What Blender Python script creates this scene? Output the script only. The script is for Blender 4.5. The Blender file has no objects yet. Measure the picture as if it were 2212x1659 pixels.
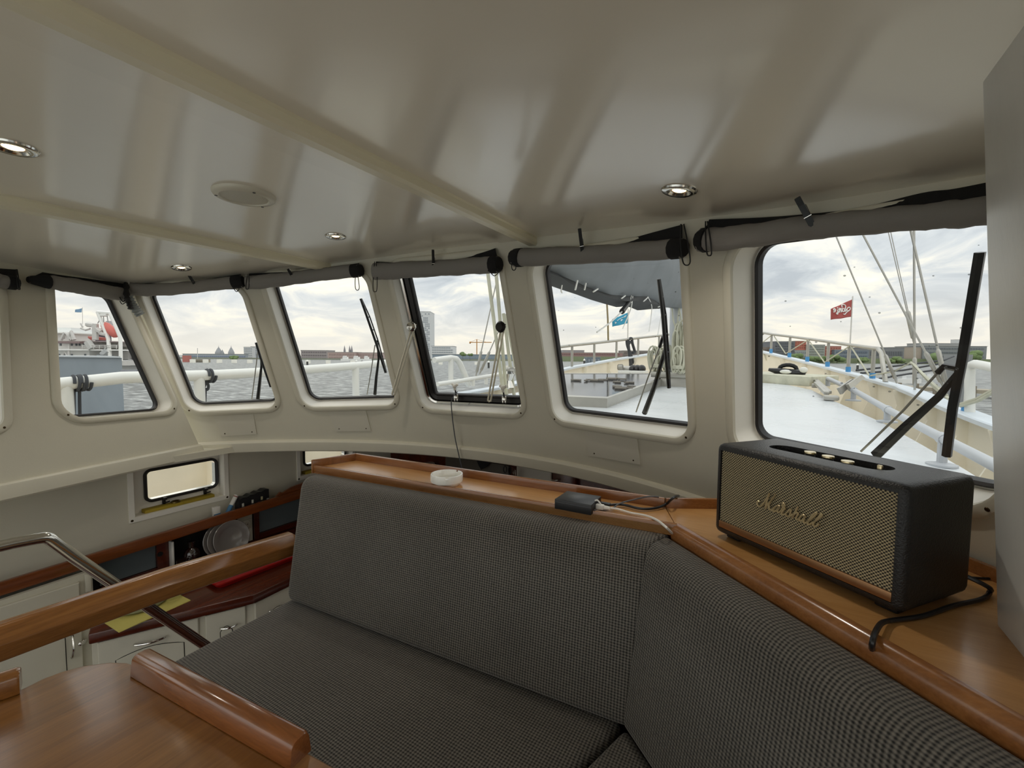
import bpy, bmesh, math, random
from mathutils import Vector, Matrix, geometry
rnd = random.Random(7)
V = Vector
# ------------------------------------------------------------------ camera
W_, H_, F_ = 2212.0, 1659.0, 960.0
PITCH, ROLL, YAW = -math.atan(58.5 / F_), math.radians(.4), math.atan(571 / F_)
_fw = V((0, math.cos(PITCH), math.sin(PITCH))); _r = V((1, 0, 0)); _u = _r.cross(_fw)
_c, _s = math.cos(ROLL), math.sin(ROLL)
_r, _u = _c * _r + _s * _u, -_s * _r + _c * _u
_Z = Matrix.Rotation(YAW, 3, 'Z')
CR, CU, CF = _Z @ _r, _Z @ _u, _Z @ _fw
scene = bpy.context.scene
col = scene.collection
cd = bpy.data.cameras.new('camera'); cam = bpy.data.objects.new('camera', cd); col.objects.link(cam)
cd.sensor_fit = 'HORIZONTAL'; cd.sensor_width = 36.0; cd.lens = F_ / W_ * 36.0
cd.clip_start = .02; cd.clip_end = 6000
cam.matrix_world = Matrix(((CR.x, CU.x, -CF.x, 0), (CR.y, CU.y, -CF.y, 0), (CR.z, CU.z, -CF.z, 0), (0, 0, 0, 1)))
scene.camera = cam
vs = scene.view_settings
scene.display_settings.display_device = 'sRGB'
vs.view_transform = 'Standard'; vs.look = 'None'; vs.gamma = 1; vs.use_curve_mapping = False
vs.exposure = 0.27
scene.cycles.max_bounces = 10; scene.cycles.diffuse_bounces = 6; scene.cycles.transparent_max_bounces = 16
scene.cycles.use_denoising = True
scene.cycles.caustics_reflective = False; scene.cycles.caustics_refractive = False
scene.cycles.sample_clamp_indirect = 6

def lin(h):
    if isinstance(h, str):
        h = h.lstrip('#'); c = [int(h[i:i + 2], 16) / 255 for i in (0, 2, 4)]
    else: c = [x / 255 for x in h]
    return tuple((x / 12.92 if x <= .04045 else ((x + .055) / 1.055) ** 2.4) for x in c) + (1.0,)
# ------------------------------------------------------------------ sky
SKY = 1.3
world = bpy.data.worlds.new('overcast_sky'); scene.world = world; world.use_nodes = True
nt = world.node_tree; nt.nodes.clear()
def N(nt, t, **k):
    n = nt.nodes.new(t)
    for a, b in k.items():
        if a.startswith('i_'):
            n.inputs[int(a[2:]) if a[2:].isdigit() else a[2:].replace('_', ' ')].default_value = b
        else: setattr(n, a, b)
    return n
def L(nt, a, b): nt.links.new(a, b)
def mathn(nt, op, a, b=None, clamp=False):
    n = nt.nodes.new('ShaderNodeMath'); n.operation = op; n.use_clamp = clamp
    for i, x in enumerate((a, b)):
        if x is None: continue
        if isinstance(x, (int, float)): n.inputs[i].default_value = x
        else: L(nt, x, n.inputs[i])
    return n.outputs[0]
def ramp(nt, fac, stops):
    r = nt.nodes.new('ShaderNodeValToRGB'); e = r.color_ramp.elements
    while len(e) < len(stops): e.new(.5)
    for q, (p, c) in zip(e, stops): q.position = p; q.color = c
    L(nt, fac, r.inputs[0]); return r.outputs[0]
def mixc(nt, f, a, b, mode='MIX'):
    m = nt.nodes.new('ShaderNodeMix'); m.data_type = 'RGBA'; m.blend_type = mode
    for i, x in ((0, f), (6, a), (7, b)):
        if isinstance(x, (int, float)): m.inputs[i].default_value = x
        elif isinstance(x, tuple): m.inputs[i].default_value = x
        else: L(nt, x, m.inputs[i])
    return m.outputs[2]
tc = N(nt, 'ShaderNodeTexCoord'); sp = N(nt, 'ShaderNodeSeparateXYZ'); L(nt, tc.outputs['Generated'], sp.inputs[0])
zz = mathn(nt, 'MAXIMUM', sp.outputs[2], 0.0)
dv = mathn(nt, 'ADD', zz, .22)
cx = mathn(nt, 'DIVIDE', sp.outputs[0], dv); cy = mathn(nt, 'DIVIDE', sp.outputs[1], dv)
cb = N(nt, 'ShaderNodeCombineXYZ'); L(nt, cx, cb.inputs[0]); L(nt, cy, cb.inputs[1])
n1 = N(nt, 'ShaderNodeTexNoise', i_Scale=2.1, i_Detail=10.0, i_Roughness=.58, i_Distortion=.7); L(nt, cb.outputs[0], n1.inputs['Vector'])
cloud = ramp(nt, n1.outputs[0], [(.34, lin('a9b0b7')), (.46, lin('c3c8cb')), (.53, lin('d9d9d5')), (.60, lin('f3eddb')), (.72, lin('fdf9ec'))])
hor = ramp(nt, zz, [(0, lin('efe9dd')), (.05, lin('f2ecdf')), (.13, lin('e8e8e5')), (.35, lin('e0e4e7')), (1, lin('dde2e6'))])
hf = ramp(nt, zz, [(0, (.10,) * 3 + (1,)), (.05, (.4,) * 3 + (1,)), (.14, (.9,) * 3 + (1,)), (1, (.85,) * 3 + (1,))])
skyc = mixc(nt, hf, hor, cloud)
lift = N(nt, 'ShaderNodeVectorMath', operation='SCALE'); L(nt, skyc, lift.inputs[0]); L(nt, mathn(nt, 'ADD', mathn(nt, 'MULTIPLY', zz, 1.0), .92), lift.inputs['Scale']); skyc = lift.outputs[0]   # an overcast sky is brighter overhead
bg = N(nt, 'ShaderNodeBackground', i_Strength=SKY); L(nt, skyc, bg.inputs[0])
ow = N(nt, 'ShaderNodeOutputWorld'); L(nt, bg.outputs[0], ow.inputs[0])
#@LIGHTS
# ------------------------------------------------------------------ rays: a photo pixel meets a real plane or surface
def ray(x, y): return CR * ((x - W_ / 2) / F_) + CU * (-(y - H_ / 2) / F_) + CF
def at_z(x, y, z): d = ray(x, y); return d * (z / d.z)
def at_Y(x, y, Y): d = ray(x, y); return d * (Y / d.y)
def at_X(x, y, X): d = ray(x, y); return d * (X / d.x)
def at_D(x, y, D): return ray(x, y) * D
XC, RC, YA, ZT, LEAN = -1.1, 1.8, 1.76, -.45, .3
def WF(a, z, off=0.0):
    t = a / RC; n = V((math.sin(t), math.cos(t), LEAN * math.cos(t))).normalized()
    return V((XC + RC * math.sin(t), YA - RC * (1 - math.cos(t)) - LEAN * (z - ZT), z)) + n * off
def hitF(px, py, off=0.0):
    d = ray(px, py); t = .3; st = .01
    def g(t):
        p = d * t; dx = max(-1.79, min(1.79, p.x - XC))
        return p.y - (YA - RC + math.sqrt(RC * RC - dx * dx) - LEAN * (p.z - ZT)) - off * 1.04 / max(.3, math.sqrt(1 - (dx / RC) ** 2)) * 1.0
    while g(t) < 0 and t < 6: t += st
    lo, hi = t - st, t
    for _ in range(30):
        m = (lo + hi) / 2
        if g(m) > 0: hi = m
        else: lo = m
    p = d * hi; q = p
    if off:
        # parameters of the foot point on the wall
        z = p.z; X = p.x
        for _ in range(6):
            a = RC * math.asin(max(-.999, min(.999, (X - XC) / RC))); w = WF(a, z, off); X += p.x - w.x; z += p.z - w.z
        return a, z
    return RC * math.asin(max(-.999, min(.999, (p.x - XC) / RC))), p.z
LB, LA = V((-2.44, 1.08, -.45)), V((-2.513, .843, .321))
LE = V((.188, -.692, 0)).normalized(); LG = (LA - LB) / (LA.z - LB.z); LN = LE.cross(LG).normalized()
if LN.x > 0: LN = -LN
def WL(s, z, off=0.0): return LB + LE * s + LG * (z - LB.z) + LN * off
def hitL(px, py, off=0.0):
    d = ray(px, py); B = LB + LN * off
    m = Matrix((LE, LG, -d)).transposed(); r = m.inverted() @ (-B)
    return r[0], r[1] + LB.z
def zc(X): return .452 - .085 * (X + 1.2) ** 2
def hitC(px, py):
    d = ray(px, py); lo, hi = .05, 6
    for _ in range(50):
        m = (lo + hi) / 2; p = d * m
        if p.z - zc(p.x) > 0: hi = m
        else: lo = m
    return d * lo
# ------------------------------------------------------------------ mesh building
def circ(n, r=1.0, a0=0.0): return [(r * math.cos(a0 + 2 * math.pi * i / n), r * math.sin(a0 + 2 * math.pi * i / n)) for i in range(n)]
def rrect(w, h, r, n=5):
    """rounded rectangle outline, centred"""
    o = []
    for cx, cy, a in ((w / 2 - r, h / 2 - r, 0), (-w / 2 + r, h / 2 - r, 90), (-w / 2 + r, -h / 2 + r, 180), (w / 2 - r, -h / 2 + r, 270)):
        for i in range(n + 1):
            t = math.radians(a + 90 * i / n); o.append((cx + r * math.cos(t), cy + r * math.sin(t)))
    return o
def rpoly(P, r, n=6):
    """polygon with rounded corners, 2D"""
    o = []; m = len(P)
    for i in range(m):
        p, a, b = V(P[i]), V(P[i - 1]), V(P[(i + 1) % m])
        u, w = (a - p).normalized(), (b - p).normalized()
        ang = u.angle(w); rr = r[i] if isinstance(r, (list, tuple)) else r
        d = rr / math.tan(ang / 2); c = p + (u + w).normalized() * (rr / math.sin(ang / 2))
        s, e = p + u * d - c, p + w * d - c
        t0 = math.atan2(s.y, s.x); t1 = math.atan2(e.y, e.x); dt = (t1 - t0 + math.pi) % (2 * math.pi) - math.pi
        for k in range(n + 1):
            t = t0 + dt * k / n; o.append((c.x + rr * math.cos(t), c.y + rr * math.sin(t)))
    return o
def spline(P, n=6, closed=False):
    P = [V(p) for p in P]; o = []; m = len(P)
    if m < 3 and not closed: return P
    for i in range(m if closed else m - 1):
        g = (lambda j: P[j % m]) if closed else (lambda j: P[max(0, min(m - 1, j))])
        p0, p1, p2, p3 = g(i - 1), g(i), g(i + 1), g(i + 2)
        for k in range(n):
            t = k / n
            o.append(.5 * (2 * p1 + (p2 - p0) * t + (2 * p0 - 5 * p1 + 4 * p2 - p3) * t * t + (3 * p1 - p0 - 3 * p2 + p3) * t ** 3))
    if not closed: o.append(P[-1])
    return o
def frame(o, x, z):
    """matrix with origin o, x axis along x, z axis near z"""
    x = V(x).normalized(); y = V(z).cross(x).normalized(); z = x.cross(y)
    return Matrix(((x.x, y.x, z.x, o[0]), (x.y, y.y, z.y, o[1]), (x.z, y.z, z.z, o[2]), (0, 0, 0, 1)))
def kids(o): return [c for c in col.objects if c.parent == o]
class MB:
    def __init__(s): s.v = []; s.f = []
    def add(s, vs, fs, M=None):
        k = len(s.v); s.v += [(M @ V(v)) if M is not None else V(v) for v in vs]
        s.f += [tuple(i + k for i in f) for f in fs]; return s
    def box(s, c, d, M=None, bev=0.0, seg=2):
        x, y, z = d[0] / 2, d[1] / 2, d[2] / 2
        vs = [(c[0] + a * x, c[1] + b * y, c[2] + e * z) for e in (-1, 1) for b in (-1, 1) for a in (-1, 1)]
        fs = [(0, 2, 3, 1), (4, 5, 7, 6), (0, 1, 5, 4), (2, 6, 7, 3), (0, 4, 6, 2), (1, 3, 7, 5)]
        if bev <= 0: return s.add(vs, fs, M)
        bm = bmesh.new(); bv = [bm.verts.new(v) for v in vs]
        for f in fs: bm.faces.new([bv[i] for i in f])
        bmesh.ops.bevel(bm, geom=bm.edges[:] + bm.verts[:], offset=bev, segments=seg, profile=.5, affect='EDGES')
        bm.verts.index_update(); s.add([v.co.copy() for v in bm.verts], [[v.index for v in f.verts] for f in bm.faces], M); bm.free(); return s
    def prism(s, loop, vec, M=None):
        n = len(loop); vec = V(vec); A = [V(p) if len(p) == 3 else V((p[0], p[1], 0)) for p in loop]
        return s.add(A + [p + vec for p in A], [tuple(range(n - 1, -1, -1)), tuple(range(n, 2 * n))] + [(i, (i + 1) % n, n + (i + 1) % n, n + i) for i in range(n)], M)
    def loft(s, loops, closed=True, cap0=False, cap1=False, M=None):
        n = len(loops[0]); vs = [p for l in loops for p in l]; fs = []
        for j in range(len(loops) - 1):
            for i in range(n if closed else n - 1):
                a, b = j * n + i, j * n + (i + 1) % n; fs.append((a, b, b + n, a + n))
        if cap0: fs.append(tuple(range(n - 1, -1, -1)))
        if cap1: fs.append(tuple(range((len(loops) - 1) * n, len(loops) * n)))
        return s.add(vs, fs, M)
    def tube(s, path, r, n=8, closed=False, caps=True, flat=None, up=None):
        P = [V(p) for p in path]; m = len(P); loops = []; nrm = None
        for i in range(m):
            if closed: t = P[(i + 1) % m] - P[i - 1]
            else: t = P[min(m - 1, i + 1)] - P[max(0, i - 1)]
            if t.length < 1e-9: t = V((0, 0, 1))
            t.normalize()
            if nrm is None:
                nrm = V(up) if up is not None else (V((0, 0, 1)) if abs(t.z) < .9 else V((1, 0, 0)))
            if up is not None: nrm = V(up)
            nrm = (nrm - t * nrm.dot(t)).normalized(); b = t.cross(nrm)
            rr = r[i] if isinstance(r, (list, tuple)) else r
            fl = 1.0 if flat is None else flat
            loops.append([P[i] + (nrm * (math.cos(2 * math.pi * k / n) * fl) + b * math.sin(2 * math.pi * k / n)) * rr for k in range(n)])
        if closed: loops.append(loops[0])
        return s.loft(loops, True, caps and not closed, caps and not closed)
    def lathe(s, prof, n=16, M=None, cap=True):
        loops = [[(r * math.cos(2 * math.pi * k / n), r * math.sin(2 * math.pi * k / n), z) for k in range(n)] for r, z in prof]
        return s.loft(loops, True, cap and prof[0][0] > 1e-6, cap and prof[-1][0] > 1e-6, M)
    def sph(s, c, r, n=10, m=7):
        r = (r, r, r) if isinstance(r, (int, float)) else r
        return s.loft([[(c[0] + r[0] * math.sin(math.pi * j / m) * math.cos(2 * math.pi * k / n), c[1] + r[1] * math.sin(math.pi * j / m) * math.sin(2 * math.pi * k / n), c[2] - r[2] * math.cos(math.pi * j / m)) for k in range(n)] for j in range(m + 1)])
    def grid(s, fn, us, vs_):
        n = len(us); return s.add([fn(u, v) for v in vs_ for u in us], [(j * n + i, j * n + i + 1, (j + 1) * n + i + 1, (j + 1) * n + i) for j in range(len(vs_) - 1) for i in range(n - 1)])
    def obj(s, name, mat, parent=None, label=None, cat=None, group=None, kind=None, M=None, sharp=38, flat=False, keep=False):
        me = bpy.data.meshes.new(name)
        o = bpy.data.objects.new(name, me); off = V((0, 0, 0))
        if parent is None and M is None and not keep and s.v:
            lo = [min(v[i] for v in s.v) for i in range(3)]; hi = [max(v[i] for v in s.v) for i in range(3)]
            off = V(((lo[0] + hi[0]) / 2, (lo[1] + hi[1]) / 2, lo[2]))
        me.from_pydata([V(v) - off for v in s.v], [], s.f); me.update()
        bm = bmesh.new(); bm.from_mesh(me); bmesh.ops.remove_doubles(bm, verts=bm.verts, dist=1e-6)
        bmesh.ops.recalc_face_normals(bm, faces=bm.faces); bm.to_mesh(me); bm.free()
        if not flat:
            me.shade_smooth(); me.set_sharp_from_angle(angle=math.radians(sharp))
        if mat: me.materials.append(mat)
        col.objects.link(o)
        if M is not None: o.matrix_world = M
        else: o.location = off
        if parent is not None:
            o.parent = parent
            pm = parent.matrix_basis if parent.parent is None else PW[parent.name]
            o.matrix_parent_inverse = pm.inverted()
        PW[o.name] = o.matrix_basis.copy()
        for k, x in (('label', label), ('category', cat), ('group', group), ('kind', kind)):
            if x: o[k] = x
        return o
PW = {}
def thing(name, label=None, cat=None, loc=(0, 0, 0), group=None, kind=None):
    e = bpy.data.objects.new(name, None); e.empty_display_size = .05; col.objects.link(e); e.location = loc
    for k, x in (('label', label), ('category', cat), ('group', group), ('kind', kind)):
        if x: e[k] = x
    return e
def dup(o, loc=None, label=None, group=None, mat=None):
    r = o.copy(); col.objects.link(r)
    if loc is not None: r.location = loc
    if mat is not None: r.matrix_world = mat
    if label: r['label'] = label
    if group: r['group'] = group
    for c in kids(o):
        d = c.copy(); col.objects.link(d); d.parent = r
        for g in kids(c):
            e = g.copy(); col.objects.link(e); e.parent = d
    return r
# ------------------------------------------------------------------ materials
def base(name):
    m = bpy.data.materials.new(name); m.use_nodes = True; nt = m.node_tree
    return m, nt, nt.nodes['Principled BSDF']
def pm(name, c, rough=.5, metal=0.0, var=0.0, vs=6.0, bump=0.0, bs=60.0, coat=0.0, spec=.5, stretch=None, rvar=0.0):
    m, nt, b = base(name); c = lin(c); b.inputs['Base Color'].default_value = c
    b.inputs['Roughness'].default_value = rough; b.inputs['Metallic'].default_value = metal
    b.inputs['Coat Weight'].default_value = coat; b.inputs['Coat Roughness'].default_value = .12
    b.inputs['Specular IOR Level'].default_value = spec
    if var or bump or rvar:
        t = N(nt, 'ShaderNodeTexCoord'); src = t.outputs['Object']
        if stretch:
            mp = N(nt, 'ShaderNodeMapping'); mp.inputs['Scale'].default_value = stretch; L(nt, src, mp.inputs[0]); src = mp.outputs[0]
        if var or rvar:
            n = N(nt, 'ShaderNodeTexNoise', i_Scale=vs, i_Detail=5.0, i_Roughness=.6); L(nt, src, n.inputs['Vector'])
            if var:
                d = tuple(x * (1 - var) for x in c[:3]) + (1,); e = tuple(min(1, x * (1 + var * .6)) for x in c[:3]) + (1,)
                L(nt, ramp(nt, n.outputs[0], [(.3, d), (.5, c), (.7, e)]), b.inputs['Base Color'])
            if rvar:
                L(nt, mathn(nt, 'ADD', mathn(nt, 'MULTIPLY', n.outputs[0], rvar), rough - rvar / 2), b.inputs['Roughness'])
        if bump:
            n2 = N(nt, 'ShaderNodeTexNoise', i_Scale=bs, i_Detail=3.0); L(nt, src, n2.inputs['Vector'])
            bp = N(nt, 'ShaderNodeBump', i_Strength=bump, i_Distance=.002); L(nt, n2.outputs[0], bp.inputs['Height']); L(nt, bp.outputs[0], b.inputs['Normal'])
    return m
def wood(name, c0, c1, c2, axis=0, rough=.3, coat=.3, sc=1.0, rot=0.0, bands=1.0):
    m, nt, b = base(name); t = N(nt, 'ShaderNodeTexCoord'); mp = N(nt, 'ShaderNodeMapping')
    mp.vector_type = 'POINT'; mp.inputs['Rotation'].default_value = (0, 0, rot)
    s = [14 * sc] * 3; s[axis] = 1.1 * sc; mp.inputs['Scale'].default_value = s; L(nt, t.outputs['Object'], mp.inputs[0])
    n = N(nt, 'ShaderNodeTexNoise', i_Scale=1.3 * bands, i_Detail=6.0, i_Roughness=.65, i_Distortion=.8); L(nt, mp.outputs[0], n.inputs['Vector'])
    n2 = N(nt, 'ShaderNodeTexNoise', i_Scale=22.0, i_Detail=2.0); L(nt, mp.outputs[0], n2.inputs['Vector'])
    cr = ramp(nt, n.outputs[0], [(.3, lin(c0)), (.5, lin(c1)), (.7, lin(c2))])
    cr = mixc(nt, .22, cr, ramp(nt, n2.outputs[0], [(.35, lin(c0)), (.65, lin(c2))]))
    L(nt, cr, b.inputs['Base Color']); b.inputs['Roughness'].default_value = rough; b.inputs['Coat Weight'].default_value = coat; b.inputs['Coat Roughness'].default_value = .15
    bp = N(nt, 'ShaderNodeBump', i_Strength=.06, i_Distance=.001); L(nt, n2.outputs[0], bp.inputs['Height']); L(nt, bp.outputs[0], b.inputs['Normal'])
    return m
def glassm(name, tint=(.97, .985, .975), refl=.06, rough=.0, dirt=0.0):
    m = bpy.data.materials.new(name); m.use_nodes = True; nt = m.node_tree; nt.nodes.clear()
    tr = N(nt, 'ShaderNodeBsdfTransparent'); tr.inputs[0].default_value = tint + (1,)
    gl = N(nt, 'ShaderNodeBsdfGlossy'); gl.inputs['Roughness'].default_value = rough; gl.inputs[0].default_value = (1, 1, 1, 1)
    fr = N(nt, 'ShaderNodeFresnel', i_IOR=1.45); mx = N(nt, 'ShaderNodeMixShader')
    L(nt, mathn(nt, 'MULTIPLY', fr.outputs[0], refl / .04 * .5, True), mx.inputs[0]); L(nt, tr.outputs[0], mx.inputs[1]); L(nt, gl.outputs[0], mx.inputs[2])
    o = N(nt, 'ShaderNodeOutputMaterial'); out = mx.outputs[0]
    if dirt:
        t = N(nt, 'ShaderNodeTexCoord'); n = N(nt, 'ShaderNodeTexNoise', i_Scale=9.0, i_Detail=8.0, i_Roughness=.7); L(nt, t.outputs['Object'], n.inputs['Vector'])
        df = N(nt, 'ShaderNodeBsdfDiffuse'); df.inputs[0].default_value = (.8, .8, .78, 1)
        m2 = N(nt, 'ShaderNodeMixShader'); L(nt, mathn(nt, 'MULTIPLY', ramp(nt, n.outputs[0], [(.45, (0, 0, 0, 1)), (.8, (1, 1, 1, 1))]), dirt), m2.inputs[0]); L(nt, out, m2.inputs[1]); L(nt, df.outputs[0], m2.inputs[2]); out = m2.outputs[0]
    L(nt, out, o.inputs[0]); return m
def emit(name, c, s):
    m = bpy.data.materials.new(name); m.use_nodes = True; nt = m.node_tree; b = nt.nodes['Principled BSDF']
    b.inputs['Base Color'].default_value = lin(c); b.inputs['Emission Color'].default_value = lin(c); b.inputs['Emission Strength'].default_value = s; return m
def fabric(name, c0, c1, pitch=.0042, rough=.85):
    """coarse two tone basket weave in the cushion's own coordinates"""
    m, nt, b = base(name); t = N(nt, 'ShaderNodeTexCoord'); s = N(nt, 'ShaderNodeSeparateXYZ'); L(nt, t.outputs['Object'], s.inputs[0])
    k = 2 * math.pi / pitch
    u = mathn(nt, 'ADD', s.outputs[0], mathn(nt, 'MULTIPLY', mathn(nt, 'SUBTRACT', s.outputs[1], s.outputs[2]), .0)); w = mathn(nt, 'ADD', s.outputs[1], s.outputs[2])
    nz = N(nt, 'ShaderNodeTexNoise', i_Scale=260.0, i_Detail=2.0); L(nt, t.outputs['Object'], nz.inputs['Vector'])
    a = mathn(nt, 'SINE', mathn(nt, 'MULTIPLY', mathn(nt, 'ADD', u, w), k * .5)); c = mathn(nt, 'SINE', mathn(nt, 'MULTIPLY', mathn(nt, 'SUBTRACT', u, w), k * .5))
    p = mathn(nt, 'MULTIPLY', a, c); p = mathn(nt, 'ADD', mathn(nt, 'MULTIPLY', p, .5), .5)
    p2 = mathn(nt, 'ADD', mathn(nt, 'MULTIPLY', p, .75), mathn(nt, 'MULTIPLY', nz.outputs[0], .35))
    big = N(nt, 'ShaderNodeTexNoise', i_Scale=5.0, i_Detail=3.0); L(nt, t.outputs['Object'], big.inputs['Vector'])
    cc = ramp(nt, p2, [(.25, lin(c0)), (.85, lin(c1))])
    cc = mixc(nt, .25, cc, ramp(nt, big.outputs[0], [(.35, (.4, .4, .4, 1)), (.65, (1, 1, 1, 1))]), 'MULTIPLY')
    L(nt, cc, b.inputs['Base Color']); b.inputs['Roughness'].default_value = rough; b.inputs['Sheen Weight'].default_value = .25; b.inputs['Sheen Roughness'].default_value = .4
    bp = N(nt, 'ShaderNodeBump', i_Strength=.8, i_Distance=.002); L(nt, p2, bp.inputs['Height']); L(nt, bp.outputs[0], b.inputs['Normal'])
    return m
CREAM = 'd9d2bd'
m_wall = pm('cream_wall_paint', 'd0ccbc', .5, var=.05, vs=2.5, bump=.12, bs=180)
m_ceil = pm('cream_gloss_ceiling_paint', 'ebe6d8', .25, var=.03, vs=1.2, bump=.06, bs=9, coat=.8, spec=.7)
m_beam = pm('cream_beam_paint', 'ebe5cc', .3, var=.03)
m_liner = pm('white_window_liner', 'f0ede4', .35, var=.03)
m_flange = pm('cream_window_flange', 'd4d0c0', .35, var=.03)
m_rubber = pm('black_rubber', '1c1a1c', .45)
m_screw = pm('bronze_screw', '4a3c2a', .35, metal=1.0)
m_clear = glassm('portlight_glass', tint=(.95, .96, .95), refl=.02)
m_glass = glassm('view_dimming_glass', tint=(.76, .77, .765), refl=.02, dirt=.03)  # tint added to dim the outside view under the strengthened sky
m_chrome = pm('polished_steel', 'd8d6d0', .13, metal=1.0, rvar=.06)
m_brass = pm('old_brass', '8a7a52', .3, metal=1.0, var=.2)
m_dark = pm('dark_bronze', '2f2d2c', .35, metal=.6)
m_black = pm('black_cloth', '141416', .9, bump=.3, bs=400)
m_blind = pm('grey_blind_cloth', '85827f', .8, var=.06, bump=.2, bs=300)
m_peg = pm('dark_green_plastic', '12181a', .45)
m_cord = pm('black_cord', '0e0e0f', .6)
m_blackpl = pm('black_plastic', '17171a', .35)
m_grpl = pm('grey_plastic', '55585e', .5)
m_whitepl = pm('white_plastic', 'e6e4de', .35)
m_porc = pm('white_porcelain', 'eeede8', .15, coat=.5)
m_fab = fabric('grey_settee_weave', '1b1a18', '7a756d', .0064)
m_tray = wood('beech_shelf_veneer', 'a97b45', 'bd8b53', 'cb9b66', 0, .33, .35)
m_tray2 = wood('beech_shelf_veneer_diagonal', 'a97b45', 'bd8b53', 'cb9b66', 0, .33, .35, rot=math.radians(42.6))
m_trim = wood('mahogany_edge', '74451f', '8b592e', '9f6b3c', 0, .25, .5)
m_rail = wood('varnished_hand_rail', '70461f', '905d2c', 'aa753c', 1, .2, .6)
m_table = wood('teak_table_top', '68431e', '845726', '9a6a34', 1, .3, .5, sc=.9, rot=math.radians(-35), bands=1.4)
m_mahog = wood('dark_mahogany', '3a150a', '4c1d0e', '5e2814', 1, .25, .4)
m_cab = pm('cream_cabinet_paint', 'c9c5b6', .45, var=.04)
m_gap = pm('gap_shade_paint', '15120e', .9)  # near-black that paints shade into gaps, grooves and holes
# ------------------------------------------------------------------ solver: parameters on a surface under a photo pixel
def proj(p): q = V(p); z = q.dot(CF); return W_ / 2 + F_ * q.dot(CR) / z, H_ / 2 - F_ * q.dot(CU) / z
def solve(S, px, py, a, b, it=12):
    for _ in range(it):
        x0, y0 = proj(S(a, b)); e = 1e-4
        x1, y1 = proj(S(a + e, b)); x2, y2 = proj(S(a, b + e))
        m = Matrix((((x1 - x0) / e, (x2 - x0) / e), ((y1 - y0) / e, (y2 - y0) / e)))
        d = m.inverted() @ V((px - x0, py - y0)); k = min(1, .3 / max(1e-9, d.length)); a += d.x * k; b += d.y * k
    return a, b
def onF(px, py, off): a, z = hitF(px, py); a, z = solve(lambda a, z: WF(a, z, off), px, py, a, z); return WF(a, z, off)
def onL(px, py, off): s, z = hitL(px, py, off); return WL(s, z, off)
# ------------------------------------------------------------------ wall with holes
def in_poly(p, P):
    c = False; j = len(P) - 1
    for i in range(len(P)):
        if (P[i][1] > p[1]) != (P[j][1] > p[1]) and p[0] < (P[j][0] - P[i][0]) * (p[1] - P[i][1]) / (P[j][1] - P[i][1]) + P[i][0]: c = not c
        j = i
    return c
def inset(P, d):
    """grow (d<0) or shrink (d>0) an outline by d"""
    n = len(P); ar = sum(P[i][0] * P[(i + 1) % n][1] - P[(i + 1) % n][0] * P[i][1] for i in range(n)); sg = 1 if ar > 0 else -1; o = []
    for i in range(n):
        t = (V(P[(i + 1) % n][:2]) - V(P[i - 1][:2])).normalized(); o.append((P[i][0] - t.y * d * sg, P[i][1] + t.x * d * sg))
    return o
def holed(name, S, bound, holes, mat, step=.07, kind='structure'):
    pts, edges = [], []
    def loop(P):
        k = len(pts); pts.extend(V(p) for p in P); edges.extend((k + i, k + (i + 1) % len(P)) for i in range(len(P)))
    def dense(P):
        o = []
        for i in range(len(P)):
            a, b = V(P[i]), V(P[(i + 1) % len(P)]); n = max(1, int((b - a).length / step))
            o += [a.lerp(b, k / n) for k in range(n)]
        return o
    bd = dense(bound); loop(bd)
    for h in holes: loop(h)
    xs = [p[0] for p in bound]; ys = [p[1] for p in bound]
    x = min(xs) + step
    while x < max(xs):
        y = min(ys) + step
        while y < max(ys):
            if in_poly((x, y), bound) and not any(in_poly((x, y), inset(h, -.02)) for h in holes): pts.append(V((x, y)))
            y += step
        x += step
    vo, eo, fo, *_ = geometry.delaunay_2d_cdt(pts, edges, [], 0, 1e-6)
    fs = []
    for f in fo:
        c = sum((V(vo[i]) for i in f), V((0, 0))) / len(f)
        if in_poly(c, bound) and not any(in_poly(c, h) for h in holes): fs.append(tuple(f))
    m = MB(); m.add([S(p[0], p[1]) for p in vo], fs)
    return m.obj(name, mat, kind=kind, sharp=60)
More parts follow.
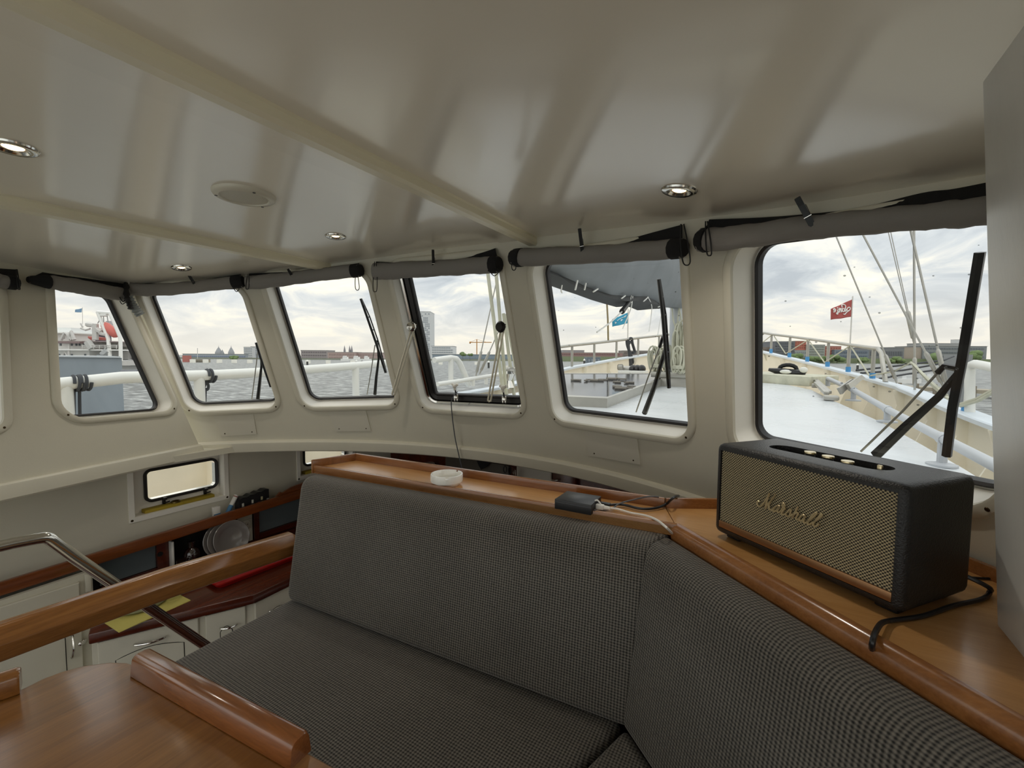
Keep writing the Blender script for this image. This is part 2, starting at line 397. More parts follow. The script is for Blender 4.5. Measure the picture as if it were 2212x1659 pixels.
# window openings: outline in wall parameters (arc length or distance along the wall, height)
QF = {2: [(-1.588, 0.305), (-1.166, 0.328), (-1.17, -0.268), (-1.583, -0.282)],
      3: [(-1.052, 0.368), (-.545, 0.385), (-.54, -0.245), (-1.044, -0.266)],
      4: [(-.416, .408), (.137, .403), (.155, -.252), (-.405, -.258)],
      5: [(.288, 0.368), (.895, 0.325), (.915, -0.256), (.312, -0.262)],
      6: [(1.052, 0.290), (1.63, 0.220), (1.63, -0.250), (1.07, -0.258)]}
QL = {1: [(.268, 0.298), (.034, 0.295), (.036, -0.266), (.468, -0.252)],
      7: [(1.05, 0.282), (.43, 0.288), (.632, -0.258), (1.2, -0.250)]}
def openings(Q, r): return {k: rpoly(q, r, 8) for k, q in Q.items()}
OF, OL = openings(QF, .062), openings(QL, .058)
def make_window(i, S, out, q, depth=.072, fl=.026, opening=False):
    c = V((0, 0, 0))
    for p in out: c += S(p[0], p[1], 0) / len(out)
    w = thing('window_%d' % i, loc=c, kind='structure')
    P = lambda o, d: [S(a, b, d) for a, b in o]
    m = MB(); m.loft([P(inset(out, -fl), -.0005), P(inset(out, -fl + .001), -.005), P(inset(out, -fl + .005), -.0085), P(inset(out, -.005), -.010), P(out, -.008), P(inset(out, .002), .0)]); m.obj('window_frame', m_flange, w)
    m = MB(); m.loft([P(inset(out, .002), -.001), P(inset(out, .004), .03), P(inset(out, .008), depth), P(inset(out, .015), depth)]); m.obj('liner', m_liner, w)
    g0 = .013
    if opening:
        m = MB(); m.loft([P(inset(out, .008), depth - .02), P(inset(out, .012), depth - .026), P(inset(out, .02), depth - .022), P(inset(out, .022), depth)]); m.obj('steel_frame', m_chrome, w)
        m = MB(); m.loft([P(inset(out, .02), depth - .004), P(inset(out, .024), depth - .012), P(inset(out, .042), depth - .006), P(inset(out, .046), depth + .01)]); m.obj('bronze_sash', m_dark, w)
        g0 = .044
    m = MB(); m.loft([P(inset(out, g0 - .001), depth + .004), P(inset(out, g0), depth - .006), P(inset(out, g0 + .004), depth - .009), P(inset(out, g0 + .009), depth - .005), P(inset(out, g0 + .010), depth + .012), P(inset(out, g0 - .001), depth + .012)]); m.obj('gasket', m_rubber, w)
    m = MB(); k = [i / 8 for i in range(9)]
    m.grid(lambda u, v: S(*[(q[3][j] * (1 - u) + q[2][j] * u) * (1 - v) + (q[0][j] * (1 - u) + q[1][j] * u) * v for j in (0, 1)], depth + .004), k, k); m.obj('window_pane', m_glass, w)
    ov = inset(out, -fl * .5); n = len(ov); per = 9
    for j in range(4):
        a, b = ov[j * per + per // 2]; p = S(a, b, -.0085); nn = (S(a, b, 0) - S(a, b, .01)).normalized()
        m = MB(); m.lathe([(.0001, .0022), (.003, .002), (.0042, .0008), (.0045, 0)], 10, frame(p, nn.orthogonal(), nn)); m.obj('screw', m_screw, w)
    if i in (5, 6):
        r = random.Random(i); mm = MB()
        for _ in range(34 if i == 6 else 22):
            a = q[0][0] + (q[1][0] - q[0][0]) * r.uniform(.08, .92); b = q[2][1] + (q[1][1] - q[2][1]) * r.uniform(.3, .92); p = S(a, b, depth + .0055); s_ = r.uniform(.0008, .0022); mm.sph(p, (s_ * 1.3, s_ * .5, s_), 6, 4)
        mm.obj('raindrops', m_drop, w, kind='stuff')
    return w
m_drop = glassm('water_drop', tint=(.62, .63, .63), refl=.1)
W = {}
for i, q in QF.items(): W[i] = make_window(i, WF, OF[i], q, opening=(i == 4))
for i, q in QL.items(): W[i] = make_window(i, WL, OL[i], q, fl=.024)
AR = 1.9
def topF(a): return zc(XC + RC * math.sin(a / RC)) + .012
k = [-1.6 + (AR + 1.6) * i / 40 for i in range(41)]
a_bot = solve(lambda a, z: WF(a, z), *proj(LB), -1.5, -.45)[0]
bound = [(a_bot, -.505)] + [(AR, -.505)] + [(a, topF(a)) for a in reversed(k)]
# left end follows the corner with the side wall
ca, cz = solve(lambda a, z: WF(a, z), *proj(WL(0, .32)), -1.6, .3); bound = [p for p in bound if p[0] > ca + .01 or p[1] < 0] + [(ca, .335)]
holed('wall_front', WF, bound, [inset(OF[i], -.006) for i in OF], m_wall)
holed('wall_left', WL, [(-.0, -.505), (1.3, -.505), (1.3, .37), (-.0, .345)], [inset(OL[i], -.006) for i in OL], m_wall)
# ------------------------------------------------------------------ ceiling
xs = [-2.56 + 3.36 * i / 64 for i in range(65)]
def yfront(x):
    X = max(XC - 1.6, min(XC + 1.5, x)); return YA - RC + math.sqrt(RC * RC - (X - XC) ** 2) - LEAN * (zc(x) - ZT) + .03
m = MB(); m.loft([[V((x, -1.3 + (yfront(x) + 1.3) * f, zc(x) + dz)) for x in xs] for f, dz in ((0, 0), (.4, 0), (.7, 0), (.9, 0), (1, 0), (1, .05), (0, .05))], closed=False); m.obj('ceiling', m_ceil, kind='structure', sharp=60)
def ceil_pt(x, y, d=0): return V((x, y, zc(x) - d))
def ceil_beam(name, x0, dxa, w, hgt, y1, wide):
    """longitudinal beam: small T section under the ceiling with a flat cover strip on its port side"""
    e = thing(name, loc=ceil_pt(x0, .6), kind='structure')
    ys = [-1.3 + (y1 + 1.3) * i / 20 for i in range(21)]
    prof = [(-w / 2 - .012, -.001), (-w / 2, .004), (-w / 2 + .006, hgt - .006), (-w / 2 + .012, hgt), (w / 2 - .006, hgt), (w / 2, hgt - .008), (w / 2, .004), (w / 2 + .008, -.001)]
    MB().loft([[ceil_pt(x0 + dxa * y + a, y, b) for a, b in prof] for y in ys], closed=False, cap0=True, cap1=True).obj('beam', m_beam, e, sharp=25)
    pr = [(-wide, -.001), (-wide + .001, .004), (-w / 2, .004)]
    MB().loft([[ceil_pt(x0 + dxa * y + a, y, b) for a, b in pr] for y in ys], closed=False).obj('cover_strip', m_ceil, e, sharp=25)
b1 = hitC(1168, 524); b2 = hitC(705, 572)
ceil_beam('trim_1', b1.x, 0, .045, .028, 1.5, .15)
ceil_beam('trim_2', b2.x, 0, .045, .028, 1.40, .15)
# coaming rail under the windows
prof = [(.004, -.440), (-.012, -.443), (-.018, -.450), (-.019, -.458), (-.017, -.497), (-.012, -.503), (.12, -.505)]
k = [a_bot + (AR - a_bot) * i / 60 for i in range(61)]
MB().loft([[WF(a, z, o) for o, z in prof] for a in k], closed=False).obj('trim_3', m_flange, kind='structure', sharp=30)
k = [0 + 1.3 * i / 10 for i in range(11)]
MB().loft([[WL(s, z, o) for o, z in prof] for s in k], closed=False).obj('trim_4', m_flange, kind='structure', sharp=30)
# ------------------------------------------------------------------ hull side and forward end of the galley below the coaming
HX = -2.56
PLQ = {}
def hull(y, z, off=0): return V((HX - off, y, z))
flange = {}
for n, (a, b, c2, d2) in enumerate((((276, 1010), (493, 985), (493, 1069), (280, 1132)),)): pass
PL = [(at_X(280, 1132, HX).y + .02, at_X(493, 1069, HX).y - .02), (at_X(641, 985, HX).y + .02, at_X(641, 985, HX).y + .42)]
PB, PT = at_X(280, 1132, HX).z + .025, -.5
holes = [[(a, PB), (b, PB), (b, PT + .02), (a, PT + .02)] for a, b in PL]
holed('wall_left_lower', lambda y, z: hull(y, z), [(-1.2, -2.2), (3.3, -2.2), (3.3, -.44), (-1.2, -.44)], holes, m_wall, step=.25)
MB().box((-1.1, 2.48, -1.32), (3.2, .04, 1.7)).obj('wall_front_lower', m_mahog, kind='structure')
k = [a_bot + (AR - a_bot) * i / 40 for i in range(41)]
MB().loft([[WF(a, -.5, .03), V((WF(a, 0).x * 1.05, 2.6, -.5))] for a in k], closed=False).obj('ceiling_lower', m_wall, kind='structure')
MB().box((-2.63, 1.0, -.485), (.5, 4.2, .03)).obj('trim_5', m_wall, kind='structure')
MB().box((-1.8, 1.0, -2.22), (2.6, 4.4, .04)).obj('floor_lower', m_mahog, kind='structure')
MB().box((-.2, -.3, -1.47), (2.0, 2.6, .04)).obj('floor', pm('pale_cabin_floor', 'c9bea8', .5, var=.06), kind='structure')
MB().box((-.8, -4.0, -.92), (5.2, 5.2, .04)).obj('bounce_deck', pm('pale_bounce_deck', 'd9dcda', .6, var=.05), kind='structure')  # unseen deck, added to bounce daylight up to the ceiling
m_yel = pm('yellow_foam', 'a8922e', .8, var=.15)
for n, (a, b) in enumerate(PL):
    w = thing('window_%d' % (8 + n), loc=(HX, (a + b) / 2, PB), kind='structure')
    t = .02; R = lambda g, x: [V((x, a - g, PB - g)), V((x, b + g, PB - g)), V((x, b + g, PT + g)), V((x, a - g, PT + g))]
    MB().loft([R(.022, HX), R(.022, HX + .006), R(.001, HX + .007), R(0, HX + .005), R(-.003, HX)]).obj('window_frame', m_liner, w, sharp=20)
    D = HX - .055
    if n == 0: q = [at_X(x, y, D) for x, y in ((313, 1010), (463, 975), (466, 1047), (317, 1083))]; q = [(p.y, p.z) for p in q]
    else: q = [(p[0] + PL[1][0] - PL[0][0], p[1]) for p in q0]
    q0 = q
    y0, y1 = (q[0][0] + q[3][0]) / 2, (q[1][0] + q[2][0]) / 2; z0 = (q[2][1] + q[3][1]) / 2; z1 = z0 + .145
    out = rpoly([(y0, z0), (y1, z0), (y1, z1), (y0, z1)], .022, 6)
    holed('liner_tmp', lambda y, z: V((D, y, z)), [(a, PB), (b, PB), (b, PT), (a, PT)], [out], m_liner, step=.3, kind=None)
    bk = [o for o in col.objects if o.name.startswith('liner_tmp')][0]; bk.name = 'back_panel'; bw = bk.location.copy(); bk.parent = w; bk.matrix_parent_inverse = Matrix.Translation(w.location).inverted()
    MB().loft([R(-.003, HX), R(0, D)]).obj('liner', m_liner, w, sharp=20)
    P = lambda o, x: [V((x, y, z)) for y, z in o]
    MB().loft([P(inset(out, -.010), D), P(inset(out, -.010), D + .012), P(inset(out, -.006), D + .016), P(inset(out, 0), D + .012), P(inset(out, .001), D - .02)]).obj('rubber_sash', m_rubber, w)
    MB().loft([P(inset(out, .001), D + .004), P(inset(out, .004), D + .006), P(inset(out, .006), D - .02)]).obj('steel_rim', m_chrome, w)
    MB().add(P(inset(out, -.002), D - .004), [tuple(range(len(out)))]).obj('window_pane', m_clear, w, flat=True)
    for f in (.22, .82):
        yy = y0 + (y1 - y0) * f; mm = MB(); mm.box((D + .02, yy, z0 - .004), (.02, .014, .012), bev=.003); mm.tube([(D + .026, yy - .012, z0 - .012), (D + .03, yy, z0 - .022), (D + .03, yy + .016, z0 - .02)], .004, 6); mm.box((D + .006, yy, z0 - .02), (.014, .012, .03), bev=.002)
        mm.obj('clamp', m_dark, w)
    for y, z in ((a - .012, PB - .012), (b + .012, PB - .012)):
        MB().lathe([(.0001, .003), (.005, .002), (.006, 0)], 10, frame((HX + .006, y, z), (0, 1, 0), (1, 0, 0))).obj('screw', m_screw, w)
    mm = MB(); mm.box((HX - .03, (a + b) / 2 + (.0 if n == 0 else -.0), PB + .009), (.045, (b - a) * .78, .018), bev=.004); o = mm.obj('foam_strip', m_yel)
    o['label'] = 'yellow foam strip along the sill of the ' + ('small galley window nearer the stairs' if n == 0 else 'galley window half hidden behind the settee back'); o['category'] = 'foam strip'; o['group'] = 'foam strips on the galley window sills'
p = at_X(381, 1090, HX - .02)
MB().loft([[V((HX - .028 + r * math.cos(t) * 1.0, p.y + r * math.sin(t), PB + z)) for t in [2 * math.pi * i / 20 for i in range(21)]] for r, z in ((.014, .0185), (.014, .024), (.019, .026), (.021, .024), (.021, .0185))]).obj('brass_ring', m_brass, label='dark brass ring lying on the yellow foam strip of the small window', cat='ring')
# ------------------------------------------------------------------ helpers for interior things
def cut(o, m, mat=None):
    """carve the closed mesh m (an MB in o's own coordinates) out of object o"""
    me = bpy.data.meshes.new('cutter'); me.from_pydata([V(v) for v in m.v], [], m.f); me.update()
    bm = bmesh.new(); bm.from_mesh(me); bmesh.ops.recalc_face_normals(bm, faces=bm.faces); bm.to_mesh(me); bm.free()
    c = bpy.data.objects.new('cutter', me); col.objects.link(c); c.matrix_world = o.matrix_basis
    if o.parent: c.matrix_world = o.parent.matrix_basis @ o.matrix_parent_inverse @ o.matrix_basis
    bpy.context.view_layer.update()
    md = o.modifiers.new('b', 'BOOLEAN'); md.operation = 'DIFFERENCE'; md.object = c; md.solver = 'EXACT'
    dg = bpy.context.evaluated_depsgraph_get(); nm = bpy.data.meshes.new_from_object(o.evaluated_get(dg))
    o.modifiers.clear(); o.data = nm; bpy.data.objects.remove(c); nm.shade_smooth(); nm.set_sharp_from_angle(angle=math.radians(35))
def depth(p): return V(p).dot(CF)
def rpx(px, p): return px * depth(p) / F_
def slab(poly, z0, z1, bev, seg=3):
    bm = bmesh.new(); b = [bm.verts.new((p[0], p[1], z0)) for p in poly]; t = [bm.verts.new((p[0], p[1], z1)) for p in poly]; n = len(poly)
    bm.faces.new(b[::-1]); bm.faces.new(t)
    for i in range(n): bm.faces.new((b[i], b[(i + 1) % n], t[(i + 1) % n], t[i]))
    bmesh.ops.recalc_face_normals(bm, faces=bm.faces)
    bmesh.ops.bevel(bm, geom=bm.edges[:], offset=bev, segments=seg, profile=.5, affect='EDGES'); bm.verts.index_update()
    m = MB(); m.add([v.co.copy() for v in bm.verts], [[v.index for v in f.verts] for f in bm.faces]); bm.free(); return m
# ------------------------------------------------------------------ rolled blinds over the windows
def blind(label, on, roll, back, loops, caps, grp='rolled blinds above the windows', seed=0):
    """roll: (px, py, half thickness px) along the roll; back: (px, py) along the upper edge of the dark backing"""
    r_ = random.Random(seed)
    P = [on(x, y, -.034) for x, y, q in roll]; R = [rpx(q, p) for (x, y, q), p in zip(roll, P)]
    w = thing('roller_blind', label, 'blind', sum(P, V((0, 0, 0))) / len(P), grp)
    sP = spline(P, 8); n = len(sP); sR = []
    for i in range(n):
        t = i / (n - 1) * (len(R) - 1); j = min(int(t), len(R) - 2); sR.append(R[j] + (R[j + 1] - R[j]) * (t - j))
    loopsm = []
    for i in range(n):
        t = (sP[min(n - 1, i + 1)] - sP[max(0, i - 1)]).normalized(); u = V((0, 0, 1)); u = (u - t * u.dot(t)).normalized(); b = t.cross(u); ph = r_.random() * .6
        q = []
        for k in range(14):
            a = 2 * math.pi * k / 14; s = sR[i] * (1 + .05 * math.sin(3 * a + i * .9) + r_.uniform(-.03, .03)); q.append(sP[i] + u * math.cos(a) * s + b * math.sin(a) * s * .85)
        loopsm.append(q)
    MB().loft(loopsm, True, True, True).obj('roll', m_blind, w, sharp=70)
    B = spline([on(x, y, -.008) for x, y in back], 6); k = len(B)
    lo = [sP[round(i / (k - 1) * (n - 1))] + V((0, 0, .35 * sR[0])) for i in range(k)]
    nn = [(on(*proj(b), -.02) - b).normalized() * .006 for b in B]
    MB().loft([[b, b + d, l + d, l - d * .5] for b, d, l in zip(B, nn, lo)], True, True, True).obj('backing_cloth', m_black, w, sharp=50)
    for (i0, i1) in caps:
        a, b = int(i0 * (n - 1)), max(int(i0 * (n - 1)) + 2, int(i1 * (n - 1)))
        seg = sP[a:b + 1]; rr = [x * 1.06 for x in sR[a:b + 1]]
        if a == 0: rr[0] *= .8; seg[0] = seg[0] + (seg[0] - seg[1]) * .8
        if b >= n - 1: rr[-1] *= .8; seg[-1] = seg[-1] + (seg[-1] - seg[-2]) * .8
        MB().tube(seg, rr, 12).obj('end_cap', m_black, w)
    for (x0, y0, x1, y1, hw) in loops:
        c = spline([on(x0 - hw * .4, y0, -.05), on(x0 + (x1 - x0) * .5 - hw, (y0 + y1) / 2, -.06), on(x1 - hw, y1 - hw, -.06), on(x1, y1, -.06), on(x1 + hw, y1 - hw, -.06), on(x0 + (x1 - x0) * .5 + hw, (y0 + y1) / 2, -.06), on(x0 + hw * .4, y0, -.05)], 5)
        MB().tube(c, .0018, 5).obj('cord_loop', m_cord, w)
    return w
blind('grey rolled blind over the widest window, behind the black loudspeaker', onF, [(1516, 519, 25), (1600, 512, 25), (1720, 495, 25), (1850, 482, 26), (1980, 470, 27), (2080, 461, 30), (2160, 452, 32)],
      [(1532, 474), (1640, 470), (1735, 463), (1850, 450), (1990, 417), (2060, 408), (2160, 388)], [(1526, 478, 1532, 552, 5)], [(0, .05)], seed=1)
blind('grey rolled blind over the window looking out on the mast and grey sail', onF, [(1112, 557, 19), (1200, 553, 19), (1300, 549, 19), (1400, 542, 21), (1474, 536, 21)],
      [(1106, 541), (1180, 537), (1252, 532), (1340, 520), (1410, 502), (1474, 485)], [(1109, 550, 1110, 584, 4), (1474, 484, 1483, 573, 8)], [(0, .03), (.93, 1)], seed=2)
blind('grey rolled blind over the steel-framed opening window', onF, [(810, 587, 18), (880, 583, 18), (960, 579, 17), (1030, 574, 18), (1076, 571, 18)],
      [(812, 565), (870, 568), (932, 570), (1000, 556), (1040, 546), (1070, 536)], [(811, 565, 810, 630, 4), (1066, 575, 1068, 596, 12)], [(.93, 1)], seed=3)
blind('grey wavy rolled blind just left of the steel-framed opening window', onF, [(534, 611, 14), (580, 607, 15), (640, 600, 14), (700, 592, 14), (776, 584, 14)],
      [(537, 591), (580, 589), (622, 587), (700, 580), (776, 568)], [(536, 592, 534, 625, 3), (770, 590, 772, 627, 4)], [(.94, 1)], seed=4)
blind('pale wavy rolled blind over the front window beside the corner', onF, [(284, 625, 14), (340, 626, 13), (400, 622, 13), (460, 615, 13), (522, 608, 13)],
      [(290, 612), (340, 612), (400, 610), (450, 603), (490, 597), (520, 592)], [(508, 612, 511, 630, 5)], [(.93, 1)], seed=5)
blind('pale rolled blind over the side window that shows the white ship', onL, [(62, 604, 7), (95, 608, 13), (118, 611, 15), (170, 619, 16), (230, 630, 15), (274, 638, 14)],
      [(92, 588), (130, 594), (190, 602), (240, 609), (278, 614)], [], [(0, .30)], seed=6)
blind('dark rolled blind cut off by the far left edge', onL, [(-90, 593, 18), (-20, 601, 17), (0, 607, 15), (36, 612, 14)],
      [(-90, 574), (-20, 577), (0, 580), (34, 582)], [(36, 582, 41, 625, 2)], [(.8, 1)], seed=7)
# clothes pegs that clip the rolls up
def peg(label, on, x, y, ang, ln, open_=.16):
    """x, y: where it grips; ang: tilt in the photo plane; ln: length in px"""
    p = on(x, y, -.052); q = on(x - math.sin(ang) * ln, y - math.cos(ang) * ln, -.062); d = (q - p); l = d.length; d.normalize()
    n = (on(x, y, -.09) - on(x, y, -.05)).normalized(); M = frame(p, d, n); e = thing('clothes_peg', label, 'clothes peg', p, 'clothes pegs clipping the rolled blinds')
    for sgn in (-1, 1):
        mm = MB(); A = Matrix.Rotation(sgn * open_ * .5, 4, 'Y')
        mm.prism([V((-.022, -.0055, sgn * .0008)), V((l * .98, -.0055, sgn * .0008)), V((l, -.004, sgn * .0008)), V((l, .004, sgn * .0008)), V((l * .98, .0055, sgn * .0008)), V((-.022, .0055, sgn * .0008)), V((-.026, .003, sgn * .0008)), V((-.026, -.003, sgn * .0008))], (0, 0, sgn * .0055), M @ A)
        mm.obj('jaw', m_peg, e, sharp=30)
    mm = MB(); mm.tube([M @ V(v) for v in ((-.004, -.0063, .006), (-.004, -.0063, -.005), (.012, -.0068, 0), (.02, -.0066, .002), (.022, -.0066, .0045), (.019, -.0066, .006))], .0009, 5); mm.tube([M @ V(v) for v in ((-.004, -.0063, .0068), (-.004, .0063, .0068))], .0009, 5); mm.tube([M @ V((.008 + .003 * math.cos(t), -.005 + .01 * t / 18, .003 * math.sin(t))) for t in [i * .6 for i in range(31)]], .0008, 5)
    mm.obj('spring', m_chrome, e)
peg('dark green clothes peg on the blind above the black loudspeaker', onF, 1742, 464, .5, 42, .34)
peg('black clothes peg on the blind of the window with the mast', onF, 1256, 528, .12, 34, .06)
peg('upright black clothes peg on the blind of the steel-framed window', onF, 936, 566, .03, 26, .06)
peg('black clothes peg on the wavy blind left of the steel-framed window', onF, 628, 592, .5, 12, .2)
peg('tilted black clothes peg on the blind beside the room corner', onF, 415, 606, .55, 15, .25)
# rolled up lashing hanging in the corner between the side and the front windows
e = thing('hanging_lashing', 'grey ribbed bundle of coiled line hanging in the corner by the side window', 'bundle', onL(285, 650, -.05))
P = spline([onL(277, 640, -.06), onL(284, 655, -.06), onL(293, 668, -.06), onL(303, 680, -.06)], 8)
MB().tube(P, [rpx(8 + 1.6 * math.sin(i * 1.9), p) for i, p in enumerate(P)], 10).obj('coil', pm('grey_line', '7f8586', .6, var=.2), e)
mm = MB(); mm.tube(spline([onL(272, 612, -.04), onL(274, 640, -.07), onL(279, 655, -.075), onL(283, 668, -.075)], 6), [rpx(4 + (i % 3), onL(279, 650, -.06)) for i in range(19)], 8); mm.tube(spline([onL(276, 640, -.07), onL(266, 652, -.06), onL(258, 641, -.05)], 5), .002, 5); mm.tube(spline([onL(276, 648, -.07), onL(265, 657, -.05), onL(259, 650, -.05)], 5), .0018, 5)
mm.obj('black_knot', m_cord, e)
# ------------------------------------------------------------------ ceiling lamps and loudspeaker
m_bulb = emit('halogen_glow', 'ffd59a', 7.0)
LAMP = 3.5
def downlight(label, x, y, r=.037):
    p = hitC(x, y); n = V((2 * .085 * (p.x + 1.2), 0, 1)).normalized(); M = frame(p, (0, 1, 0), -n)
    e = thing('downlight', label, 'ceiling lamp', p, 'recessed ceiling lamps')
    MB().lathe([(r + .002, -.001), (r, .004), (r - .004, .006), (r - .012, .0055), (r - .014, .003)], 24, M, cap=False).obj('steel_ring', m_chrome, e)
    MB().lathe([(r - .014, .003), (r - .018, -.002), (r - .022, -.004)], 20, M, cap=False).obj('reflector', m_chrome, e)
    MB().lathe([(r - .021, -.0005), (r - .026, .002), (.004, .003), (.0001, .003)], 16, M, cap=False).obj('bulb', m_bulb, e)
    ld = bpy.data.lights.new('halogen', 'SPOT'); ld.energy = LAMP; ld.color = (1, .92, .80); ld.spot_size = 2.3; ld.spot_blend = .8; ld.shadow_soft_size = .02
    o = bpy.data.objects.new('lamp_beam', ld); col.objects.link(o); o.location = p - n * .012; o.rotation_euler = (0, 0, 0); o.parent = e; o.matrix_parent_inverse = Matrix.Translation(p).inverted()
    return e
downlight('steel-ringed recessed ceiling lamp nearest the widest window', 1467, 411)
downlight('steel-ringed recessed ceiling lamp between the two ceiling beams near the windows', 725, 510, .036)
downlight('smallest looking recessed ceiling lamp, beyond the second beam by the corner', 392, 578, .035)
downlight('recessed ceiling lamp cut off by the left edge of the photo', 28, 318, .04)
p = hitC(528, 420); n = V((2 * .085 * (p.x + 1.2), 0, 1)).normalized(); M = frame(p, (.85, .5, 0), -n)
e = thing('ceiling_speaker', 'round cream ceiling loudspeaker with ribbed grille between the beams', 'speaker', p)
r = .078
MB().lathe([(r + .002, -.001), (r, .006), (r - .004, .010), (r - .016, .012), (r - .019, .009), (r - .02, .002)], 40, M, cap=False).obj('bezel', m_flange, e)
MB().lathe([(r - .018, .005), (.0001, .005)], 32, M).obj('cone_cover', m_flange, e)
mm = MB(); R = r - .019
for i in range(34):
    x = -R + 2 * R * (i + .5) / 34; h = math.sqrt(max(0, R * R - x * x)); mm.box((x, 0, .0065), (.0022, 2 * h, .004), M)
mm.obj('grille_ribs', m_flange, e, flat=True)
for a in (40, 160, 280):
    t = math.radians(a); MB().lathe([(.004, .0118), (.0035, .0128), (.0001, .0128)], 10, M @ Matrix.Translation(((r - .009) * math.cos(t), (r - .009) * math.sin(t), 0))).obj('screw', m_dark, e)
# ------------------------------------------------------------------ cover plates under the windows
def plate(label, q):
    A = [hitF(*p) for p in q]; c = WF(*A[0]); e = thing('cover_plate', label, 'cover plate', c, 'screwed cover plates under the front windows')
    k = [i / 6 for i in range(7)]; f = lambda u, v, d: WF(*[(A[3][j] * (1 - u) + A[2][j] * u) * (1 - v) + (A[0][j] * (1 - u) + A[1][j] * u) * v for j in (0, 1)], d)
    mm = MB(); rim = [(u, 0) for u in k] + [(1, v) for v in k[1:]] + [(u, 1) for u in k[-2::-1]] + [(0, v) for v in k[-2:0:-1]]
    mm.grid(lambda u, v: f(u, v, -.0055), k, k); mm.loft([[f(u, v, -.0055) for u, v in rim], [f(u, v, .001) for u, v in rim]]); mm.obj('plate', pm('cover_plate_paint', 'cfcbbd', .4) if 'cover_plate_paint' not in bpy.data.materials else bpy.data.materials['cover_plate_paint'], e, sharp=30)
    for u in (.12, .88):
        p = f(u, .12, -.0055); nn = (f(u, .12, -.01) - f(u, .12, 0)).normalized(); MB().lathe([(.0032, 0), (.0028, .0014), (.0001, .0016)], 8, frame(p, nn.orthogonal(), nn)).obj('screw', m_screw, e)
plate('small cream cover plate under the front window next to the corner', [(461, 896), (548, 893), (555, 937), (479, 942)])
plate('small cream cover plate under the window left of the steel-framed one', [(709, 887), (791, 886), (802, 930), (726, 931)])
plate('largest cream cover plate, left of the black loudspeaker', [(1263, 926), (1378, 944), (1385, 1003), (1274, 983)])
m_stay = pm('satin_stay_steel', 'dcd6c4', .3, metal=.6)
# hardware of the opening window
w = W[4]
def knob(p, n, r, mat=m_liner):
    mm = MB(); M = frame(p, n.orthogonal(), n); mm.lathe([(r * .35, 0), (r * .35, r * .5), (r * .8, r * .6), (r, r * .9), (r * .9, r * 1.3), (r * .3, r * 1.4)], 8, M); return mm
for x, y in ((985, 848), (1089, 852)):
    on = lambda a, b, d: onF(a, b, d)
    n = (on(x, y, -.1) - on(x, y, 0)).normalized()
    M = frame(on(x, y + 10, .03), n.cross(V((0, 0, 1))), n)
    mm = MB(); mm.box((0, .0, .004), (.022, .026, .02), M, bev=.004); mm.box((-.006, .012, .012), (.006, .014, .012), M, bev=.002); mm.box((.006, .012, .012), (.006, .014, .012), M, bev=.002); mm.obj('clamp_base', m_chrome, w)
    mm = MB(); mm.tube([on(x, y + 6, .0), on(x - 2, y - 10, -.012)], .0035, 8); mm.obj('clamp_bolt', m_dark, w)
    mm = MB(); q = on(x - 3, y - 14, -.012); mm.sph(q, .010, 10, 6)
    for k in range(3):
        t = k * 2.094 + .5; mm.tube([q, q + V((.019 * math.cos(t), .004, .019 * math.sin(t)))], [.008, .006], 8)
    mm.obj('clamp_knob', m_liner, w)
for (x0, y0, x1, y1, d0, d1) in ((893, 706, 850, 851, -.012, -.07), (1086, 706, 1057, 865, .0, -.06)):
    a, b = onF(x0, y0, d0), onF(x1, y1, d1); t = (b - a).normalized(); n = (onF(x0, y0, -.1) - onF(x0, y0, 0)).normalized(); s = t.cross(n).normalized()
    mm = MB()
    for k in (-1, 1): mm.tube([a + s * k * .0062, b + s * k * .0062], .0045, 6)
    mm.tube([b + s * .007, b + t * .006, b - s * .007], .0045, 6); mm.obj('stay_arm', m_stay, w)
    mm = MB(); mm.lathe([(.010, -.008), (.011, .004), (.022, .008), (.025, .016), (.018, .026), (.0001, .028)], 14, frame(a, t, (n * .6 + CR * -.5).normalized())); mm.obj('stay_knob', m_dark if x0 > 1000 else m_chrome, w)
    mm = MB(); mm.box((0, 0, -.004), (.03, .022, .004), frame(a, t, n)); mm.obj('stay_bracket', m_chrome, w)
MB().tube(spline([onF(988, 846, -.005), onF(980, 856, -.03), onF(975, 868, -.035), onF(977, 900, -.03), onF(983, 945, -.03), onF(990, 978, -.035), onF(996, 1004, -.035), onF(1004, 1030, -.02)], 6), .0026, 6).obj('hanging_cable', m_grpl, label='thin grey cable hanging from the steel-framed window behind the shelf', cat='cable')
# ------------------------------------------------------------------ shelf behind the settee and the diagonal counter
ZS = -.36
E0 = V((math.cos(math.radians(3.8)), math.sin(math.radians(3.8)), 0)); E1 = V((.736, -.677, 0)); N1 = V((.677, .736, 0))
A = at_z(672, 1004, ZS + .007); B = at_z(770, 978, ZS + .024); Cn = at_z(1462, 1140, ZS); Dn = at_z(1436, 1062, ZS + .0)
KB = at_z(1437, 1074, ZS + .024)
for v_ in (A, B, KB): v_.z = ZS
e = thing('settee_shelf', 'light brown wooden shelf with raised rims behind the settee back', 'shelf', (-.8, 1.0, ZS))
pan = [A, Cn, KB, B]
slab([(p.x, p.y) for p in pan], ZS - .018, ZS, .0006, 1).obj('shelf_panel', m_tray, e)
def rim(name, pts, w, z1, e, mat=m_trim, z0=None, bev=.003, side=1):
    for k in range(len(pts) - 1):
        a, b = V(pts[k]), V(pts[k + 1]); d = b - a; l = d.length; z0_ = ZS - .02 if z0 is None else z0
        M = frame(V((a.x, a.y, z0_)), (d.x, d.y, 0), (0, 0, 1)); mm = MB(); mm.box((l / 2, side * w / 2, (z1 - z0_) / 2), (l + .001, w, z1 - z0_), M, bev=bev, seg=2); mm.obj(name, mat, e)
